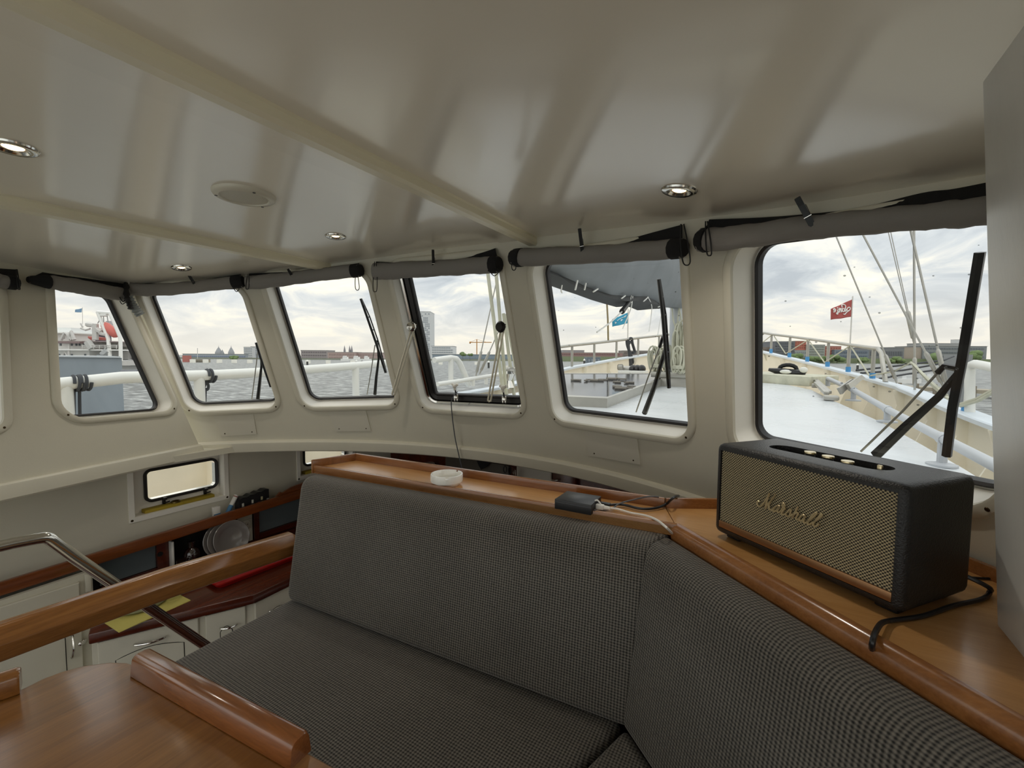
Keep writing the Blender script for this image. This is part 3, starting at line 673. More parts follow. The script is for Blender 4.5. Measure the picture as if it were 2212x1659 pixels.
rim('rim', [A, Cn], .011, ZS + .007, e)
rim('rim', [B, A], .011, ZS + .024, e)
rim('rim', [KB, B], .011, ZS + .024, e)
e = thing('corner_counter', 'brown diagonal wooden counter under the black loudspeaker', 'counter', (.2, .9, ZS))
wall_pts = [WF(a, ZS, -.012) for a in (1.02, 1.15, 1.3, 1.45, 1.6, 1.75, 1.88)]
wp = [p for p in wall_pts if p.y < 1.3]
far = Cn + E1 * 1.3
pan = [(Cn.x + .001, Cn.y), (far.x, far.y), (.98, .35), (.60, .70)] + [(p.x, p.y) for p in reversed(wp)] + [(KB.x + .001, KB.y + .001)]
slab(pan, ZS - .018, ZS, .0006, 1).obj('counter_panel', m_tray2, e)
d = far - Cn; M = frame(V((Cn.x, Cn.y, ZS - .036)) , (d.x, d.y, 0), (0, 0, 1))
pr = [(-.002, 0), (-.008, .006), (-.010, .016), (-.009, .030), (-.004, .038), (.003, .042), (.010, .042), (.014, .038), (.016, .0355), (.016, 0)]
MB().loft([[M @ V((x, y + .0, z)) for y, z in pr] for x in (-.006, d.length)], True, True, True).obj('front_moulding', m_trim, e, sharp=40)
a = KB; b = wp[0]
rim('rim', [b + V((0, -.0, 0)), a], .011, ZS + .024, e)
mm = MB(); mm.loft([[p + V((0, 0, -.01)), p + V((0, 0, .024)), p + (p - V((XC, 0, p.z))).normalized() * -.010 + V((0, 0, .024)), p + (p - V((XC, 0, p.z))).normalized() * -.010 + V((0, 0, -.01))] for p in wp], True, True, True); mm.obj('wall_rim', m_trim, e)
# support cabinets under shelf and counter (hidden fronts behind the cushions)
# ------------------------------------------------------------------ loudspeaker with the raised script
FL, FR, BR = at_z(1540, 1146, ZS + .01), at_z(1948, 1334, ZS + .01), at_z(2115, 1289, ZS + .01)
ex = FR - FL; SW = ex.length; ex.normalize(); ey = V((-ex.y, ex.x, 0)); SD = (BR - FR).dot(ey)
d = ray(1546, 957); t = FL.dot(ey) / d.dot(ey); SH = (d * t).z - (ZS + .01)
SH = .5 * SH + .5 * ((ray(1961, 1047) * (FR.dot(ey) / ray(1961, 1047).dot(ey))).z - ZS - .01)
SM = Matrix(((ex.x, ey.x, 0, FL.x), (ex.y, ey.y, 0, FL.y), (0, 0, 1, ZS + .01), (0, 0, 0, 1))); SI = SM.inverted()
def spk(x, y, yy=0.0): # local point on the plane local y = yy
    o = SI @ V((0, 0, 0)); q = (SI.to_3x3() @ ray(x, y)); return o + q * ((yy - o.y) / q.y)
def spz(x, y, zl): o = SI @ V((0, 0, 0)); q = SI.to_3x3() @ ray(x, y); return o + q * ((zl - o.z) / q.z)
sp_ = thing('portable_speaker', 'black leather-covered loudspeaker with gold weave front on the counter', 'speaker', FL + (ex * SW + ey * SD) / 2 + V((0, 0, -.01)))
m_leather = pm('black_leather', '1a1a1b', .42, bump=.55, bs=420, var=.1, vs=40)
def sobj(mm, name, mat, **k): o = mm.obj(name, mat, None, M=SM, **k); o.parent = sp_; o.matrix_parent_inverse = Matrix.Translation(sp_.location).inverted(); return o
mm = MB(); mm.box((SW / 2, SD / 2, SH / 2), (SW, SD, SH), bev=.013, seg=4); body = sobj(mm, 'cabinet', m_leather, sharp=60)
bpy.context.view_layer.update()
pa, pb = spz(1668, 968, SH), spz(1962, 1017, SH)
st = rrect(.62 * SW, .30 * SD, .148 * SD, 8)
mm = MB(); mm.prism([V((SW * .5 + x, SD * .47 + y, SH - .02)) for x, y in st], (0, 0, .05)); cut(body, mm)
mm = MB(); mm.box((SW / 2, -.002, SH / 2), (SW - .026, .018, SH - .026), bev=0); cut(body, mm)
m_grille = None
def grille_mat():
    m, nt, b = base('gold_grille_weave'); t = N(nt, 'ShaderNodeTexCoord'); s = N(nt, 'ShaderNodeSeparateXYZ'); L(nt, t.outputs['Object'], s.inputs[0])
    a = mathn(nt, 'SINE', mathn(nt, 'MULTIPLY', s.outputs[0], 2 * math.pi / .0056)); c = mathn(nt, 'SINE', mathn(nt, 'MULTIPLY', s.outputs[2], 2 * math.pi / .0050))
    p = mathn(nt, 'ADD', mathn(nt, 'MULTIPLY', mathn(nt, 'MULTIPLY', a, c), .5), .5)
    nz = N(nt, 'ShaderNodeTexNoise', i_Scale=300.0, i_Detail=2.0); L(nt, t.outputs['Object'], nz.inputs['Vector'])
    cc = ramp(nt, mathn(nt, 'ADD', p, mathn(nt, 'MULTIPLY', mathn(nt, 'SUBTRACT', nz.outputs[0], .5), .3)), [(.40, lin('1e1813')), (.6, lin('b9aa86'))])
    L(nt, cc, b.inputs['Base Color']); b.inputs['Roughness'].default_value = .6
    bp = N(nt, 'ShaderNodeBump', i_Strength=.6, i_Distance=.001); L(nt, p, bp.inputs['Height']); L(nt, bp.outputs[0], b.inputs['Normal']); return m
mm = MB(); mm.box((SW / 2, .006, SH / 2 + .004), (SW - .028, .006, SH - .036)); sobj(mm, 'grille', grille_mat(), flat=True)
mm = MB(); mm.box((SW / 2, .004, .013 + .0075), (SW - .027, .008, .014), bev=.001); sobj(mm, 'copper_strip', pm('copper_strip', 'a07a58', .35, metal=.9, var=.1, stretch=(1, 30, 30)))
strokes = ['400,440 372,428 356,462 372,515 425,540 480,495 545,400 622,252', '618,262 582,370 555,480 530,592', '530,588 585,500 660,410 752,285', '748,292 680,385 625,470 608,545 632,605 680,615 715,585 735,560',
           '852,545 805,522 748,552 708,610 712,648 762,640 815,590 850,548', '846,556 808,610 800,655 832,672 880,625 916,560', '916,562 904,515 922,476 948,492 950,528 928,566 975,582', '970,586 925,625 892,680 902,715 952,712 1000,680',
           '1000,680 1050,628 1094,602', '1090,606 1084,650 1072,712 1032,758 988,742 992,705', '1032,758 1090,742 1140,706', '1242,545 1190,650 1112,795', '1118,782 1160,718 1222,676 1248,700 1212,766 1202,808 1230,828 1280,792',
           '1400,752 1355,730 1300,762 1270,815 1278,852 1325,852 1370,800 1402,750', '1400,752 1372,822 1368,880 1395,902 1440,880', '1440,880 1530,812 1610,745 1644,692 1622,682 1560,738 1490,825 1458,890 1468,930 1505,930 1545,900', '1545,900 1650,840 1730,775 1768,728 1744,716 1680,785 1605,872 1572,930 1590,968 1635,968 1672,945 1700,912']
mm = MB()
for s in strokes:
    P = [spk(1600 + float(a) / 10.05, 1040 + float(b) / 10.05, -.001) for a, b in (q.split(',') for q in s.split())]
    mm.tube(spline([V((p.x, -.001, p.z)) for p in P], 5), .0016, 6)
sobj(mm, 'script_logo', pm('brushed_gold', 'cdbb94', .35, metal=.6))
for i, (x, y) in enumerate(((1750, 976), (1789, 985), (1831, 996))):
    p = spz(x, y, SH + .002)
    mm = MB(); M = Matrix.Translation((p.x, p.y, SH - .02)); mm.lathe([(.0085, 0), (.0085, .016), (.0075, .018)], 16, M); k = sobj(mm, 'knob', m_blackpl)
    mm = MB(); mm.lathe([(.0095, .018), (.0098, .0195), (.009, .0225), (.0001, .0225)], 20, M); q = sobj(mm, 'knob_cap', pm('gold_knob_cap', 'd8c9a4', .25, metal=1.0) if i == 0 else bpy.data.materials['gold_knob_cap'])
p = spz(1901, 1010, SH + .001); mm = MB(); mm.box((p.x, p.y, SH - .008), (.007, .005, .026), bev=.0015); sobj(mm, 'toggle_switch', bpy.data.materials['gold_knob_cap'])
for a in (.03, SW - .03):
    for b in (.03, SD - .03): mm = MB(); mm.box((a, b, -.004), (.03, .02, .0115), bev=.003); sobj(mm, 'foot', m_blackpl)
zl = ZS + .0045
MB().tube(spline([SM @ V((SW * .8, SD + .004, .03)), at_z(2124, 1262, ZS + .02), at_z(2137, 1280, zl), at_z(2120, 1294, zl), at_z(2060, 1308, zl), at_z(1995, 1330, zl), at_z(1928, 1340, zl), at_z(1905, 1346, ZS + .011), at_z(1890, 1368, ZS + .013), at_z(1884, 1392, ZS + .006), at_z(1884, 1410, ZS - .02)], 8), .0034, 7).obj('speaker_cord', m_blackpl, label='black power cord running from the loudspeaker over the counter edge', cat='cord')
MB().tube([at_z(2060, 1245, zl - .002), at_z(2118, 1249, zl - .002), at_z(2190, 1252, zl - .002)], .002, 6).obj('thin_cable', m_cord, label='thin black cable lying straight between loudspeaker and steel column', cat='cable')
# ------------------------------------------------------------------ steel column
mb = [V((.272, .855, ZS)), V((.27, .56, ZS)), V((.80, .56, ZS)), V((.80, .75, ZS))]; zt = .31
sh = V((-.096 / .645, -.172 / .645, 1)) * (zt - ZS)
mm = MB(); lo = [(p.x, p.y) for p in mb]; lp = rpoly(lo, .012, 5); ks = [0, .25, .5, .75, 1]
mm.loft([[V((x, y, ZS)) + sh * k for x, y in lp] for k in ks], True, True, True)
m_steel = pm('brushed_steel', 'dededa', .30, metal=.15, var=.08, vs=3, stretch=(4, 4, 1), bump=.05, bs=60, rvar=.12)
mm.obj('steel_column', m_steel, label='leaning brushed steel column at the right edge', cat='column', sharp=50)
# ------------------------------------------------------------------ ashtray, black box and its cables
p = at_z(965, 1046, ZS); M = Matrix.Translation((p.x, p.y, ZS)); r = .0455
mm = MB(); mm.lathe([(.0001, .0), (r * .78, .0), (r * .82, .002), (r * .86, .0075), (r * .98, .010), (r, .013), (r, .029), (r * .98, .031), (r * .93, .031), (r * .90, .029), (r * .86, .012), (.0001, .009)], 36); o = mm.obj('ashtray', m_porc, M=M, label='small round white porcelain ashtray on the shelf', cat='ashtray', sharp=50)
for a in (-70, 65, 185):
    t = math.radians(a + 20); c = MB(); c.box((r * .95, 0, .034), (.03, .008, .018), Matrix.Rotation(t, 4, 'Z')); cut(o, c)
zt_ = ZS + .024; q = [at_z(1225, 1060, zt_), at_z(1299, 1071.5, zt_), at_z(1277, 1091.5, zt_), at_z(1198, 1077.5, zt_)]
e = thing('docking_box', 'flat black box with plugs in its side on the shelf', 'box', (q[0] + q[2]) / 2 + V((0, 0, -.024)))
slab([(v.x, v.y) for v in q][::-1], ZS, zt_, .0015, 2).obj('case', m_blackpl, e)
mm = MB(); mm.prism([q[3] + V((0, 0, -.006)) + (q[0] - q[3]) * .0, q[2] + V((0, 0, -.006)), q[2] + V((0, 0, -.007)), q[3] + V((0, 0, -.007))], (q[3] - q[0]).normalized() * .0006); mm.obj('glossy_band', m_grpl, e)
pk = [(q[1] * (1 - k) + q[2] * k) + V((0, 0, -.012)) for k in (.25, .55, .8)]; dx = (q[1] - q[0]).normalized()
zb = ZS + .006
mm = MB(); M = frame(pk[0], dx, (0, 0, 1)); mm.box((.014, 0, 0), (.028, .013, .008), M, bev=.002); mm.tube(spline([pk[0] + dx * .026, at_z(1345, 1090, zb), at_z(1385, 1099, zb), at_z(1418, 1097, zb), at_z(1440, 1088, ZS + .012), at_z(1450, 1079, ZS + .030), at_z(1460, 1072, ZS + .030), at_z(1466, 1071, ZS)], 6), .0031, 7); mm.obj('black_cable', m_blackpl, label='thick black cable curving from the black box over the shelf rim', cat='cable')
mm = MB(); M = frame(pk[1], dx, (0, 0, 1)); mm.box((.010, 0, 0), (.02, .012, .012), M, bev=.003); mm.tube([pk[1] + dx * .02, pk[1] + dx * .034], [.0052, .004], 8); mm.tube(spline([pk[1] + dx * .03, at_z(1335, 1100, zb), at_z(1362, 1108, zb - .002), at_z(1395, 1114, zb), at_z(1420, 1124, ZS + .012), at_z(1440, 1140, ZS + .012), at_z(1452, 1152, ZS - .012)], 6), .0026, 7)
mm.tube(spline([pk[1] + dx * .012 + V((0, 0, .006)), pk[1] + dx * .004 + V((0, 0, .014)), pk[1] - dx * .002 + V((0, 0, .012))], 5), .002, 6); mm.obj('white_cable', m_whitepl, label='white charging cable from the black box down into the settee corner', cat='cable')
mm = MB(); mm.tube(spline([pk[2] - V((0, 0, .004)) + dx * .002, at_z(1300, 1103, zb - .003), at_z(1322, 1098, zb), at_z(1340, 1087, ZS + .012), at_z(1375, 1078, ZS + .02), at_z(1398, 1073, ZS + .03), at_z(1418, 1073, ZS + .03), at_z(1428, 1076, ZS + .005)], 6), .0019, 6); mm.obj('grey_cable', m_grpl, label='thin grey cable looping from the black box over the rear rim', cat='cable')
# ------------------------------------------------------------------ settee cushions
def cushion(L_, t, h, r, m0=0.0, m1=0.0, puff=.012, lean=0.0, nx=26, re=.014, re1=.006):
    """x length, y depth (0 = front face), z height; m0, m1: mitre slopes at the two ends"""
    loops = []; sec = rrect(t, h, r, 6)
    st = lambda q: [(q * (1 - math.cos(a)), q * (1 - math.sin(a))) for a in [math.pi / 2 * i / 6 for i in range(7)]]
    xs_ = st(re) + [(re + (L_ - re - re1) * k / nx, 0) for k in range(1, nx)] + [(L_ - x, i) for x, i in reversed(st(re1))]
    for x, ins in xs_:
        sx, sy = (t - 2 * ins) / t, (h - 2 * ins) / h; u = x / L_; q = []
        for a, b in sec:
            y, z = a * sx, b * sy; bul = puff * math.sin(math.pi * min(1, max(0, u))) ** .5 * max(0, 1 - (2 * z / h) ** 2)
            yy = y + t / 2 - (bul if a < 0 else -bul * .3); yl = yy + lean * (z + h / 2); xx = x - (1 - u) * m0 * yl + u * m1 * yl
            q.append((xx, yy + lean * (z + h / 2), z + h / 2))
        loops.append(q)
    return MB().loft(loops, True, True, True)
ZSEAT = -.75
A0, A1 = at_z(611, 1300, ZSEAT), at_z(1340, 1581, ZSEAT)
d0 = (A1 - A0); L0 = d0.length; d0.normalize(); n0 = V((-d0.y, d0.x, 0))
M0 = Matrix(((d0.x, n0.x, 0, A0.x), (d0.y, n0.y, 0, A0.y), (0, 0, 1, ZSEAT), (0, 0, 0, 1)))
hb = .372
cushion(L0 + .008, .088, hb, .030, 0, .42, lean=.17, re=.03).obj('back_cushion', m_fab, M=M0, label='long grey woven back cushion along the shelf', cat='cushion', sharp=70)
d1 = E1.copy(); n1 = N1.copy()
M1 = Matrix(((d1.x, n1.x, 0, A1.x), (d1.y, n1.y, 0, A1.y), (0, 0, 1, ZSEAT), (0, 0, 0, 1)))
cushion(1.25, .088, hb - .004, .030, .42, 0, lean=.17, re=.006).obj('back_cushion', m_fab, M=M1 @ Matrix.Translation((.004, 0, 0)), label='grey woven back cushion along the diagonal counter', cat='cushion', sharp=70)
B0 = at_z(345, 1440, ZSEAT)
q = [(A0.x - .004, A0.y + .04), (A1.x - .003, A1.y + .04), (A1.x - .19, A1.y - .6), (B0.x + .02, A1.y - .6), (B0.x - .004, B0.y)]
slab(q[::-1], ZSEAT - .11, ZSEAT, .022, 4).obj('seat_cushion', m_fab, label='large grey woven seat cushion between handrail and settee corner', cat='cushion', sharp=70)
f2 = A1 + E1 * 1.2
q = [(A1.x + .003, A1.y + .03), (f2.x, f2.y + .03), (f2.x - .35, f2.y - .4), (A1.x - .184, A1.y - .6)]
slab(q[::-1], ZSEAT - .11, ZSEAT, .022, 4).obj('seat_cushion', m_fab, label='grey woven seat cushion in front of the diagonal back cushion', cat='cushion', sharp=70)
m_base = m_mahog
bs_ = [(A0.x + .01, A0.y + .11), (A1.x, A1.y + .12), (f2.x, f2.y + .1), (f2.x - .35, f2.y - .36), (A1.x - .19, A1.y - .56), (B0.x + .03, A1.y - .56)]
slab(bs_[::-1], -1.45, ZSEAT - .112, .004, 1).obj('settee_plinth', m_mahog, label='dark wooden settee base under the grey seat cushions', cat='plinth')
q = [(A.x + .03, A.y + .012), (Cn.x, Cn.y + .016), (far.x, far.y + .02), (far.x + .2, far.y + .2), (.30, 1.02), (.02, 1.10), (KB.x, KB.y - .03), (B.x + .03, B.y - .03)]
slab(q[::-1], -1.45, ZS - .0185, .002, 1).obj('shelf_carcass', m_mahog, label='dark wooden partition carrying the shelf behind the settee', cat='partition')
# ------------------------------------------------------------------ hand rails
RX = -1.33
pts = [(RX, -.35, -.555), (RX, .218, -.574), (RX, .50, -.580), (RX, .846, -.600)]
sec = rpoly([(-.026, -.042), (.026, -.042), (.027, -.006), (.004, .026), (-.026, .026)], [.008, .008, .008, .010, .008], 4)
mm = MB(); mm.loft([[V((x + a, y, z + b)) for a, b in sec] for x, y, z in pts] + [[V((RX + a * .7, .857, -.603 + b * .75)) for a, b in sec]], True, True, True)
mm.obj('wooden_handrail', m_rail, label='varnished brown wooden handrail running to the settee back', cat='handrail', sharp=50)
TX = -1.6
P = [at_X(x, y, TX) for x, y in ((-160, 1214), (-40, 1189), (30, 1173), (85, 1163), (104, 1163), (120, 1173), (160, 1203), (300, 1298), (410, 1372), (470, 1412))]
P = P[:1] + [P[1]] + spline(P[2:7], 5) + P[7:]
mm = MB(); mm.tube(P, .0145, 14); mm.tube([P[-1], P[-1] + V((0, .03, -.5))], .0145, 12); mm.tube([P[0], P[0] + V((0, -.02, -.9))], .0145, 12)
mm.obj('steel_stair_rail', m_chrome, label='bent polished steel tube rail going down to the galley', cat='handrail', sharp=60)
# ------------------------------------------------------------------ table
ZT_ = -.5
ed = [at_z(x, y, ZT_) for x, y in ((52, 1485), (92, 1465), (135, 1449), (185, 1436), (240, 1429), (275, 1430), (303, 1437))]
out = [(p.x, p.y) for p in ed]
t0, t1 = at_z(306, 1447, ZT_), at_z(650, 1642, ZT_); td = (t1 - t0).normalized(); tn = V((-td.y, td.x, 0))
out += [((t0 + tn * .012).x, (t0 + tn * .012).y), ((t1 + td * .5 + tn * .012).x, (t1 + td * .5 + tn * .012).y), (.05, -.55), (-.96, -.55), (-.955, .08)]
e = thing('table', 'varnished brown wooden table with rounded corner and raised rim rails', 'table', (-.5, .0, -1.45))
slab(out[::-1], ZT_ - .03, ZT_, .004, 3).obj('table_top', m_table, e)
def fiddle(a, b, w=.034, h=.032):
    d = (b - a); l = d.length; M = frame(a, d, (0, 0, 1)); pr = rpoly([(-w / 2, 0), (w / 2, 0), (w / 2 - .004, h), (-w / 2 + .004, h)], [.002, .002, .010, .010], 4)
    mm = MB(); mm.loft([[M @ V((x, y * s, .0 + z * s2)) for y, z in pr] for x, s, s2 in ((0, .9, .93), (.004, 1, 1), (l - .004, 1, 1), (l, .9, .93))], True, True, True); mm.obj('rim_rail', m_rail, e, sharp=45)
m_rail2 = wood('varnished_rim_rail', '5e3418', '7a4822', '93592c', 0, .2, .6)
fiddle(t0 + V((0, 0, 0)), t1); kids(e)[-1].data.materials[0] = m_rail2
l0, l1 = at_z(46, 1487, ZT_), at_z(-40, 1516, ZT_); fiddle(l0, l0 + (l1 - l0).normalized() * .5)
mm = MB(); mm.lathe([(.09, 0), (.09, .01), (.04, .03), (.035, .9), (.10, .925)], 20, Matrix.Translation((-.4, -.1, -1.45))); mm.obj('pedestal', m_chrome, e)
# ------------------------------------------------------------------ galley on the lower level
SX = HX + .095
ra, rb = at_X(0, 1257, SX), at_X(622, 1066, SX)
e = thing('galley_shelf', 'long mahogany shelf with rail on the hull side of the galley', 'shelf', (SX, .9, ra.z - .06))
y0s, y1s = ra.y - .5, rb.y + .9; sl = (rb.z - ra.z) / (rb.y - ra.y); zr = lambda y: ra.z + sl * (y - ra.y)
m_shelf = wood('galley_shelf_mahogany', '5a2c10', '743c18', '8a4c20', 1, .3, .4)
MB().loft([[V((SX + a, y, zr(y) + b)) for a, b in ((-.008, -.050), (.010, -.050), (.012, -.046), (.012, -.004), (.008, 0), (-.006, 0), (-.008, -.003))] for y in (y0s, y1s)], True, True, True).obj('rail', m_shelf, e)
MB().loft([[V((SX + a, y, zr(y) + b)) for a, b in ((-.0955, -.050), (-.008, -.050), (-.008, -.038), (-.0955, -.038))] for y in (y0s, y1s)], True, True, True).obj('shelf_board', m_mahog, e)
ZW = -1.06
XF = HX + .13; yE = at_X(203, 1300, XF).y
P0, P1, P2 = at_z(190, 1371, ZW), at_z(548, 1285, ZW), at_z(660, 1232, ZW)
e = thing('galley_worktop', 'dark red varnished galley worktop with thick front edge', 'worktop', (-2.3, .9, ZW - .04))
q = [(HX + .002, yE + .003), (XF + .006, yE + .003), (P0.x, P0.y), (P1.x, P1.y), (P2.x, P2.y), (P2.x - .1, 2.2), (HX + .002, 2.2)]
slab(q, ZW - .042, ZW, .006, 2).obj('worktop_board', m_mahog, e)
# backing between shelf and worktop; its near-black board paints the compartment's shade
e = thing('galley_backboard', 'shade-painted wooden backing with grey sliding panels below the galley shelf', 'cupboard', (HX, 1.0, ZW + .001))
zb0 = lambda y: zr(y) - .0505
mm = MB(); mm.loft([[V((HX + a, y, z)) for a, z in ((.002, ZW + .001), (.012, ZW + .001), (.012, zb0(y)), (.002, zb0(y)))] for y in (yE + .005, 2.2)], True, True, True); mm.obj('shade_board', m_gap, e)
XB = HX + .05
def rect_on(x0, x1, ytl, ytr, ybl, ybr, X, th=.006):
    return [at_X(x0, ytl, X), at_X(x1, ytr, X), at_X(x1, ybr, X), at_X(x0, ybl, X)], th
def panel(name, q, mat, par, th=.006, **k):
    mm = MB(); mm.prism(q, (th, 0, 0)); return mm.obj(name, mat, par, flat=True, **k)
m_slid = pm('grey_sliding_panel', '5a6468', .4, var=.1)
X2 = HX + .016
def yrect(y0, y1, zlo, X, ztop=None): return [V((X, y0, ztop if ztop else zb0(y0))), V((X, y1, ztop if ztop else zb0(y1))), V((X, y1, zlo)), V((X, y0, zlo))]
ya, yb_ = at_X(214, 1240, X2).y, at_X(335, 1200, X2).y
panel('sliding_panel', yrect(ya, yb_, ZW + .035, X2), m_slid, e)
yc = at_X(368, 1195, X2).y; panel('stile', yrect(yb_ + .001, yc, ZW + .002, X2), m_mahog, e, .02)
panel('bottom_rail', yrect(ya, yb_, ZW + .002, X2, ZW + .033), m_mahog, e, .02)
ys0, ys1 = at_X(513, 1140, X2).y, at_X(544, 1130, X2).y; ye0, ye1 = at_X(556, 1130, X2).y, 2.1
panel('stile', yrect(ys1 + .004, ye0, ZW + .002, X2), m_mahog, e, .02)
panel('sliding_panel', yrect(ye0 + .001, ye1, ZW + .035, X2), m_slid, e)
panel('bottom_rail', yrect(ye0 + .001, ye1, ZW + .002, X2, ZW + .033), m_mahog, e, .02)
p = at_X(346, 1197, X2 + .02); MB().lathe([(.012, 0), (.012, .001), (.0001, .001)], 14, frame(p, (0, 1, 0), (1, 0, 0))).obj('finger_hole_shade', m_gap, e)
e = thing('wall_socket', 'cream double wall socket between plates and grey panel', 'socket', V((X2, (ys0 + ys1) / 2, ZW + .004)))
panel('socket_board', [V((X2, ys0, zb0(ys0) - .001)), V((X2, ys1, zb0(ys1) - .001)), V((X2, ys1, ZW + .004)), V((X2, ys0, ZW + .004))], m_cab, e, .004)
for x, y in ((530.5, 1133), (530.5, 1153)):
    p = at_X(x, y, X2 + .005)
    mm = MB(); mm.box((0, 0, .003), (.06, .056, .006), frame(p, (0, 1, 0), (1, 0, 0)), bev=.002); mm.obj('faceplate', m_cab, e)
    mm = MB(); mm.lathe([(.022, .0062), (.020, .0085), (.0185, .0085), (.018, .0062)], 18, frame(p, (0, 1, 0), (1, 0, 0)), cap=False); mm.obj('socket_ring', m_liner, e)
    for k in (-.008, .008): MB().lathe([(.0028, .0061), (.0028, .0066), (.0001, .0066)], 8, frame(p + V((0, k, 0)), (0, 1, 0), (1, 0, 0))).obj('pin_hole_shade', m_gap, e)
# plates standing in the rack
m_plate = pm('grey_glazed_plate', '746f6c', .2, coat=.5); XP = HX + .115
c0 = at_X(500, 1192, XP); R_ = .092
for i, (dy, lab) in enumerate(((0, 'grey plate standing upright in front of the other plates'), (-.022, 'grey plate standing second in the row of plates'), (-.036, 'grey plate standing at the rear of the plate row'))):
    n = V((.82, -.52, .18)).normalized(); p = V((XP - (.012 * i), c0.y + dy, ZW + R_ + .002)); M = frame(p, V((0, 1, 0)), n)
    MB().lathe([(.0001, -.004), (R_ * .55, -.004), (R_ * .62, .0), (R_ * .98, .008), (R_, .010), (R_ * .97, .012), (R_ * .64, .004), (R_ * .58, .001), (.0001, .001)], 32, M).obj('plate', m_plate, label=lab, cat='plate', group='plates standing below the galley shelf')
p = at_X(414, 1180, XB + .03); m_dg = pm('dark_bottle_glass', '20120e', .06, coat=1.0)
MB().lathe([(.0001, 0), (.034, 0), (.036, .01), (.036, .07), (.028, .09), (.014, .10), (.014, .12), (.017, .122), (.017, .13), (.0001, .13)], 18, Matrix.Translation((p.x, p.y, ZW))).obj('bottle', m_dg, label='dark glass bottle standing left of the plates', cat='bottle')
p = at_X(396, 1195, XB + .06); MB().lathe([(.0001, 0), (.026, 0), (.029, .06), (.027, .062), (.0001, .055)], 14, Matrix.Translation((p.x, p.y, ZW))).obj('glass', m_dg, label='small dark drinking glass left of the dark bottle', cat='glass')
p = at_X(371, 1205, XB); mm = MB(); mm.box((p.x, p.y, ZW + .075), (.035, .010, .15), bev=.002); mm.obj('white_board', m_whitepl, label='narrow white board standing beside the dark wooden stile', cat='board')
# things on the shelf
XS = HX + .055; zs = lambda y: zr(y) - .0378
def blue_can():
    a, b = at_X(488, 1114, XS), at_X(515, 1071, XS); b.x = XS - .02; d = (b - a); l = d.length; M = frame(a, d.orthogonal(), d)
    a.z = max(a.z, zs(a.y)); e = thing('spray_tube', 'blue and white tube leaning on the galley shelf', 'tube', a)
    MB().lathe([(.0001, .0), (.011, 0), (.0115, l * .5)], 14, M, cap=False).obj('blue_half', pm('blue_label', '4f83ad', .4), e)
    MB().lathe([(.0115, l * .5), (.0115, l * .93), (.0105, l * .93), (.0105, l), (.0001, l)], 14, M, cap=False).obj('white_half', m_whitepl, e)
    MB().lathe([(.0118, l * .9), (.0118, l * .94)], 14, M, cap=False).obj('red_band', pm('red_band', '9c4a40', .5), e)
blue_can()
p = at_X(467, 1108, XS); e = thing('small_box', 'small white and blue carton on the galley shelf', 'box', (XS, p.y, zs(p.y)))
mm = MB(); mm.box((XS, p.y, zs(p.y) + .036), (.02, .032, .072), bev=.001); mm.obj('carton', m_whitepl, e)
mm = MB(); mm.box((XS + .0103, p.y, zs(p.y) + .018), (.0008, .0325, .034)); mm.obj('blue_print', bpy.data.materials['blue_label'], e)
a, b = at_X(514, 1098, XS), at_X(577, 1078, XS); zt = at_X(545, 1066, XS).z
e = thing('spice_pack', 'black pack of small spice jars with pale labels on the shelf', 'pack', (XS, (a.y + b.y) / 2, zs(a.y)))
mm = MB(); n = 8; top = [(a.y + (b.y - a.y) * i / n, zt + (.004 if i % 2 else -.002) + (i / n - .5) * .02) for i in range(n + 1)]
mm.prism([V((XS - .03, a.y, zs(a.y) - .0)), V((XS - .03, b.y, zs(b.y)))] + [V((XS - .03, y, z)) for y, z in reversed(top)], (.05, 0, 0)); mm.obj('carton', m_blackpl, e, flat=True)
for k, (f, z, w, h, c) in enumerate(((.1, .5, .05, .2, 'c9c6bb'), (.42, .55, .045, .22, 'c9c6bb'), (.74, .6, .05, .22, 'b8b08c'), (.95, .35, .06, .25, 'bdbab0'), (.08, .2, .03, .3, 'a89a4a'), (.15, .2, .02, .28, '9a9250'), (.25, .25, .06, .2, 'a86a74'), (.45, .2, .03, .3, 'a89a4a'), (.53, .22, .02, .28, 'b0a890'), (.62, .3, .05, .2, 'a86a74'), (.76, .25, .03, .3, 'a89a4a'), (.84, .25, .02, .28, '8a8a84'))):
    y = a.y + (b.y - a.y) * f; H = zt - zs(y)
    mm = MB(); mm.box((XS + .0205, y, zs(y) + H * z), (.002, (b.y - a.y) * w * 1.3, H * h)); nm = 'label_' + c; mm.obj('label', bpy.data.materials.get(nm) or pm(nm, c, .6), e, flat=True)
y = at_X(618, 1075, XS).y; mm = MB(); mm.prism([V((SX - .02, y - .10, zr(y) - .02)), V((SX - .02, y + .3, zr(y) - .02)), V((SX - .02, y + .3, zr(y) + .06)), V((SX - .02, y + .02, zr(y) + .03)), V((SX - .02, y - .04, zr(y) + .01)), V((SX - .02, y - .055, zr(y) + .018)), V((SX - .02, y - .07, zr(y) + .004))], (.012, 0, 0)); mm.obj('raised_end', m_shelf, [o for o in col.objects if o.name == 'galley_shelf'][0], flat=True)
